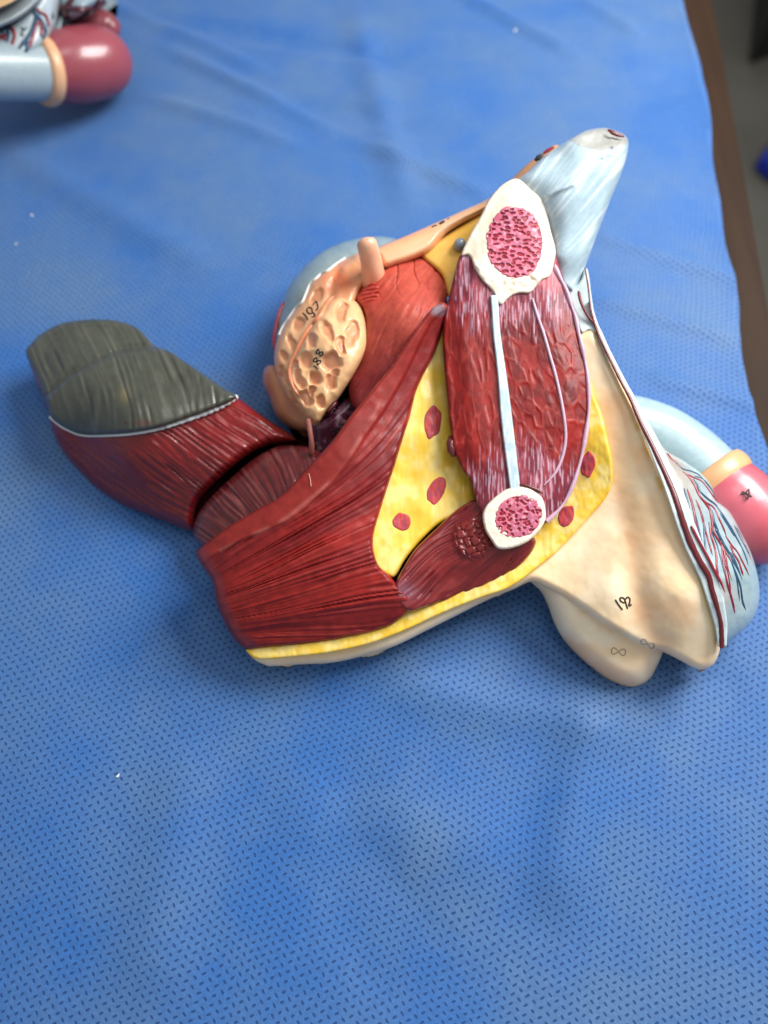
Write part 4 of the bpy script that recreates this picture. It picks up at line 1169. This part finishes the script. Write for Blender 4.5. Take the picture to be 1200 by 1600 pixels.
tube('glans', q, rg_, GP, mod2, 48, 1, lin(148, 68, 78), 80)
q = lathe_path([(98, 50), (120, 42), (145, 40), (168, 44), (184, 56)], [.030, .031, .030, .028, .024], 8)
t = np.linspace(0, 1, len(q))
tube('glans_lip', q, .0120 * np.sqrt(np.clip(1 - (2 * t - 1) ** 2 * .96, .02, 1)), GP, mod2, 28, 1, lin(132, 60, 66), 80)
p2, p2_at = relief('vessel_lobe', [(-60, 20), (-20, 40), (10, 36), (40, 18), (62, -10), (80, -30), (92, -5), (90, 22), (84, 44), (72, 66), (52, 84), (24, 95), (0, 98), (-30, 92), (-60, 80)],
       tps([(0, 40, .075), (60, 10, .078), (85, 20, .070), (40, 80, .064), (-20, 80, .068)]), lambda x, y, s: mix(lin(166, 182, 188), lin(186, 198, 202), fbm(x / 20, y / 20, 8)), M_LIG, mod2, 2.5, 14, .008, None, .022, .004)
g7 = lambda L_: [(a / 5.4545, b / 5.4545) for a, b in L_]
for pth in ([(310, 70), (340, 100), (385, 125), (405, 180), (415, 235)], [(340, 175), (300, 230), (285, 290), (265, 370), (240, 420)], [(345, 190), (355, 260), (345, 310)], [(85, 215), (120, 270), (125, 310), (95, 390), (65, 430)], [(50, 290), (20, 310), (-20, 320)], [(45, 300), (20, 370), (0, 420)], [(290, 290), (260, 340), (215, 380)]):
    vessel('artery', g7(pth), p2_at, .0011, M_RED, p2, .0002)
for pth in ([(290, 80), (305, 140), (290, 200), (255, 290), (200, 360), (145, 435)], [(300, 110), (340, 160), (375, 220), (395, 290)], [(70, 215), (75, 270), (60, 350), (35, 445)], [(55, 225), (30, 260), (0, 275)], [(260, 300), (230, 370), (235, 410), (195, 465)], [(370, 230), (385, 280), (360, 335)]):
    vessel('vein', g7(pth), p2_at, .0013, M_BLUE, p2, .0002)
strokes('handwritten_number', [g7([(178, 232), (205, 248), (232, 232)]), g7([(212, 245), (185, 275), (185, 298), (205, 300)])], p2_at, p2, M_INK, .0006)
strokes('handwritten_number', [g7([(435, 125), (460, 140), (440, 160)]), g7([(450, 95), (445, 165)])], p2_at, p2, M_INK, .0005)
relief('grey_shelf', [(-80, 76), (-30, 52), (0, 43), (28, 30), (54, 10), (72, -16), (40, -50), (-80, -50)], tps([(-20, 20, .088), (40, 0, .086), (0, -30, .09)]), lambda x, y, s: mix(lin(150, 160, 164), lin(122, 132, 138), fbm(x / 20, y / 20, 3)), M_LIG, mod2, 2.5, 8, .005, None, .02, .004)
relief('tan_plate', [(-80, 40), (-20, 22), (6, 12), (28, 0), (50, -22), (30, -50), (-80, -50)], tps([(-20, 10, .097), (30, -10, .096), (0, -30, .099)]), lambda x, y, s: mix(mix(lin(206, 170, 122), lin(190, 150, 104), fbm(x / 20, y / 20, 2)), lin(60, 60, 62), ss(4, 1, s)), M_SKIN, mod2, 2.0, 5, .003, None, .012, .002)
p3, p3_at = relief('net_lobe', [(84, -40), (88, 10), (94, 30), (105, 33), (122, 28), (142, 14), (160, 3), (172, -14), (170, -60), (100, -60)], tps([(90, 20, .060), (130, 10, .066), (165, -10, .060), (120, -40, .072)]), lambda x, y, s: np.broadcast_to(lin(140, 156, 164), (len(x), 3)), M_LIG, mod2, 2.5, 14, .010, .03, None, .008)
for pth in ([(480, 10), (520, 60), (560, 110), (575, 165)], [(560, 70), (640, 75), (720, 75), (800, 68)], [(620, -20), (590, 20), (555, 60), (520, 90)], [(840, -10), (810, 60), (740, 120), (680, 160)], [(480, 60), (540, 75), (580, 150)], [(800, 65), (850, 45), (890, 10)]):
    vessel('dark_vessel', g7(pth), p3_at, .0022, painted('dark_vessel_red', .4, .2, base=tuple(lin(70, 20, 32))), p3, .0004, .8, .6)
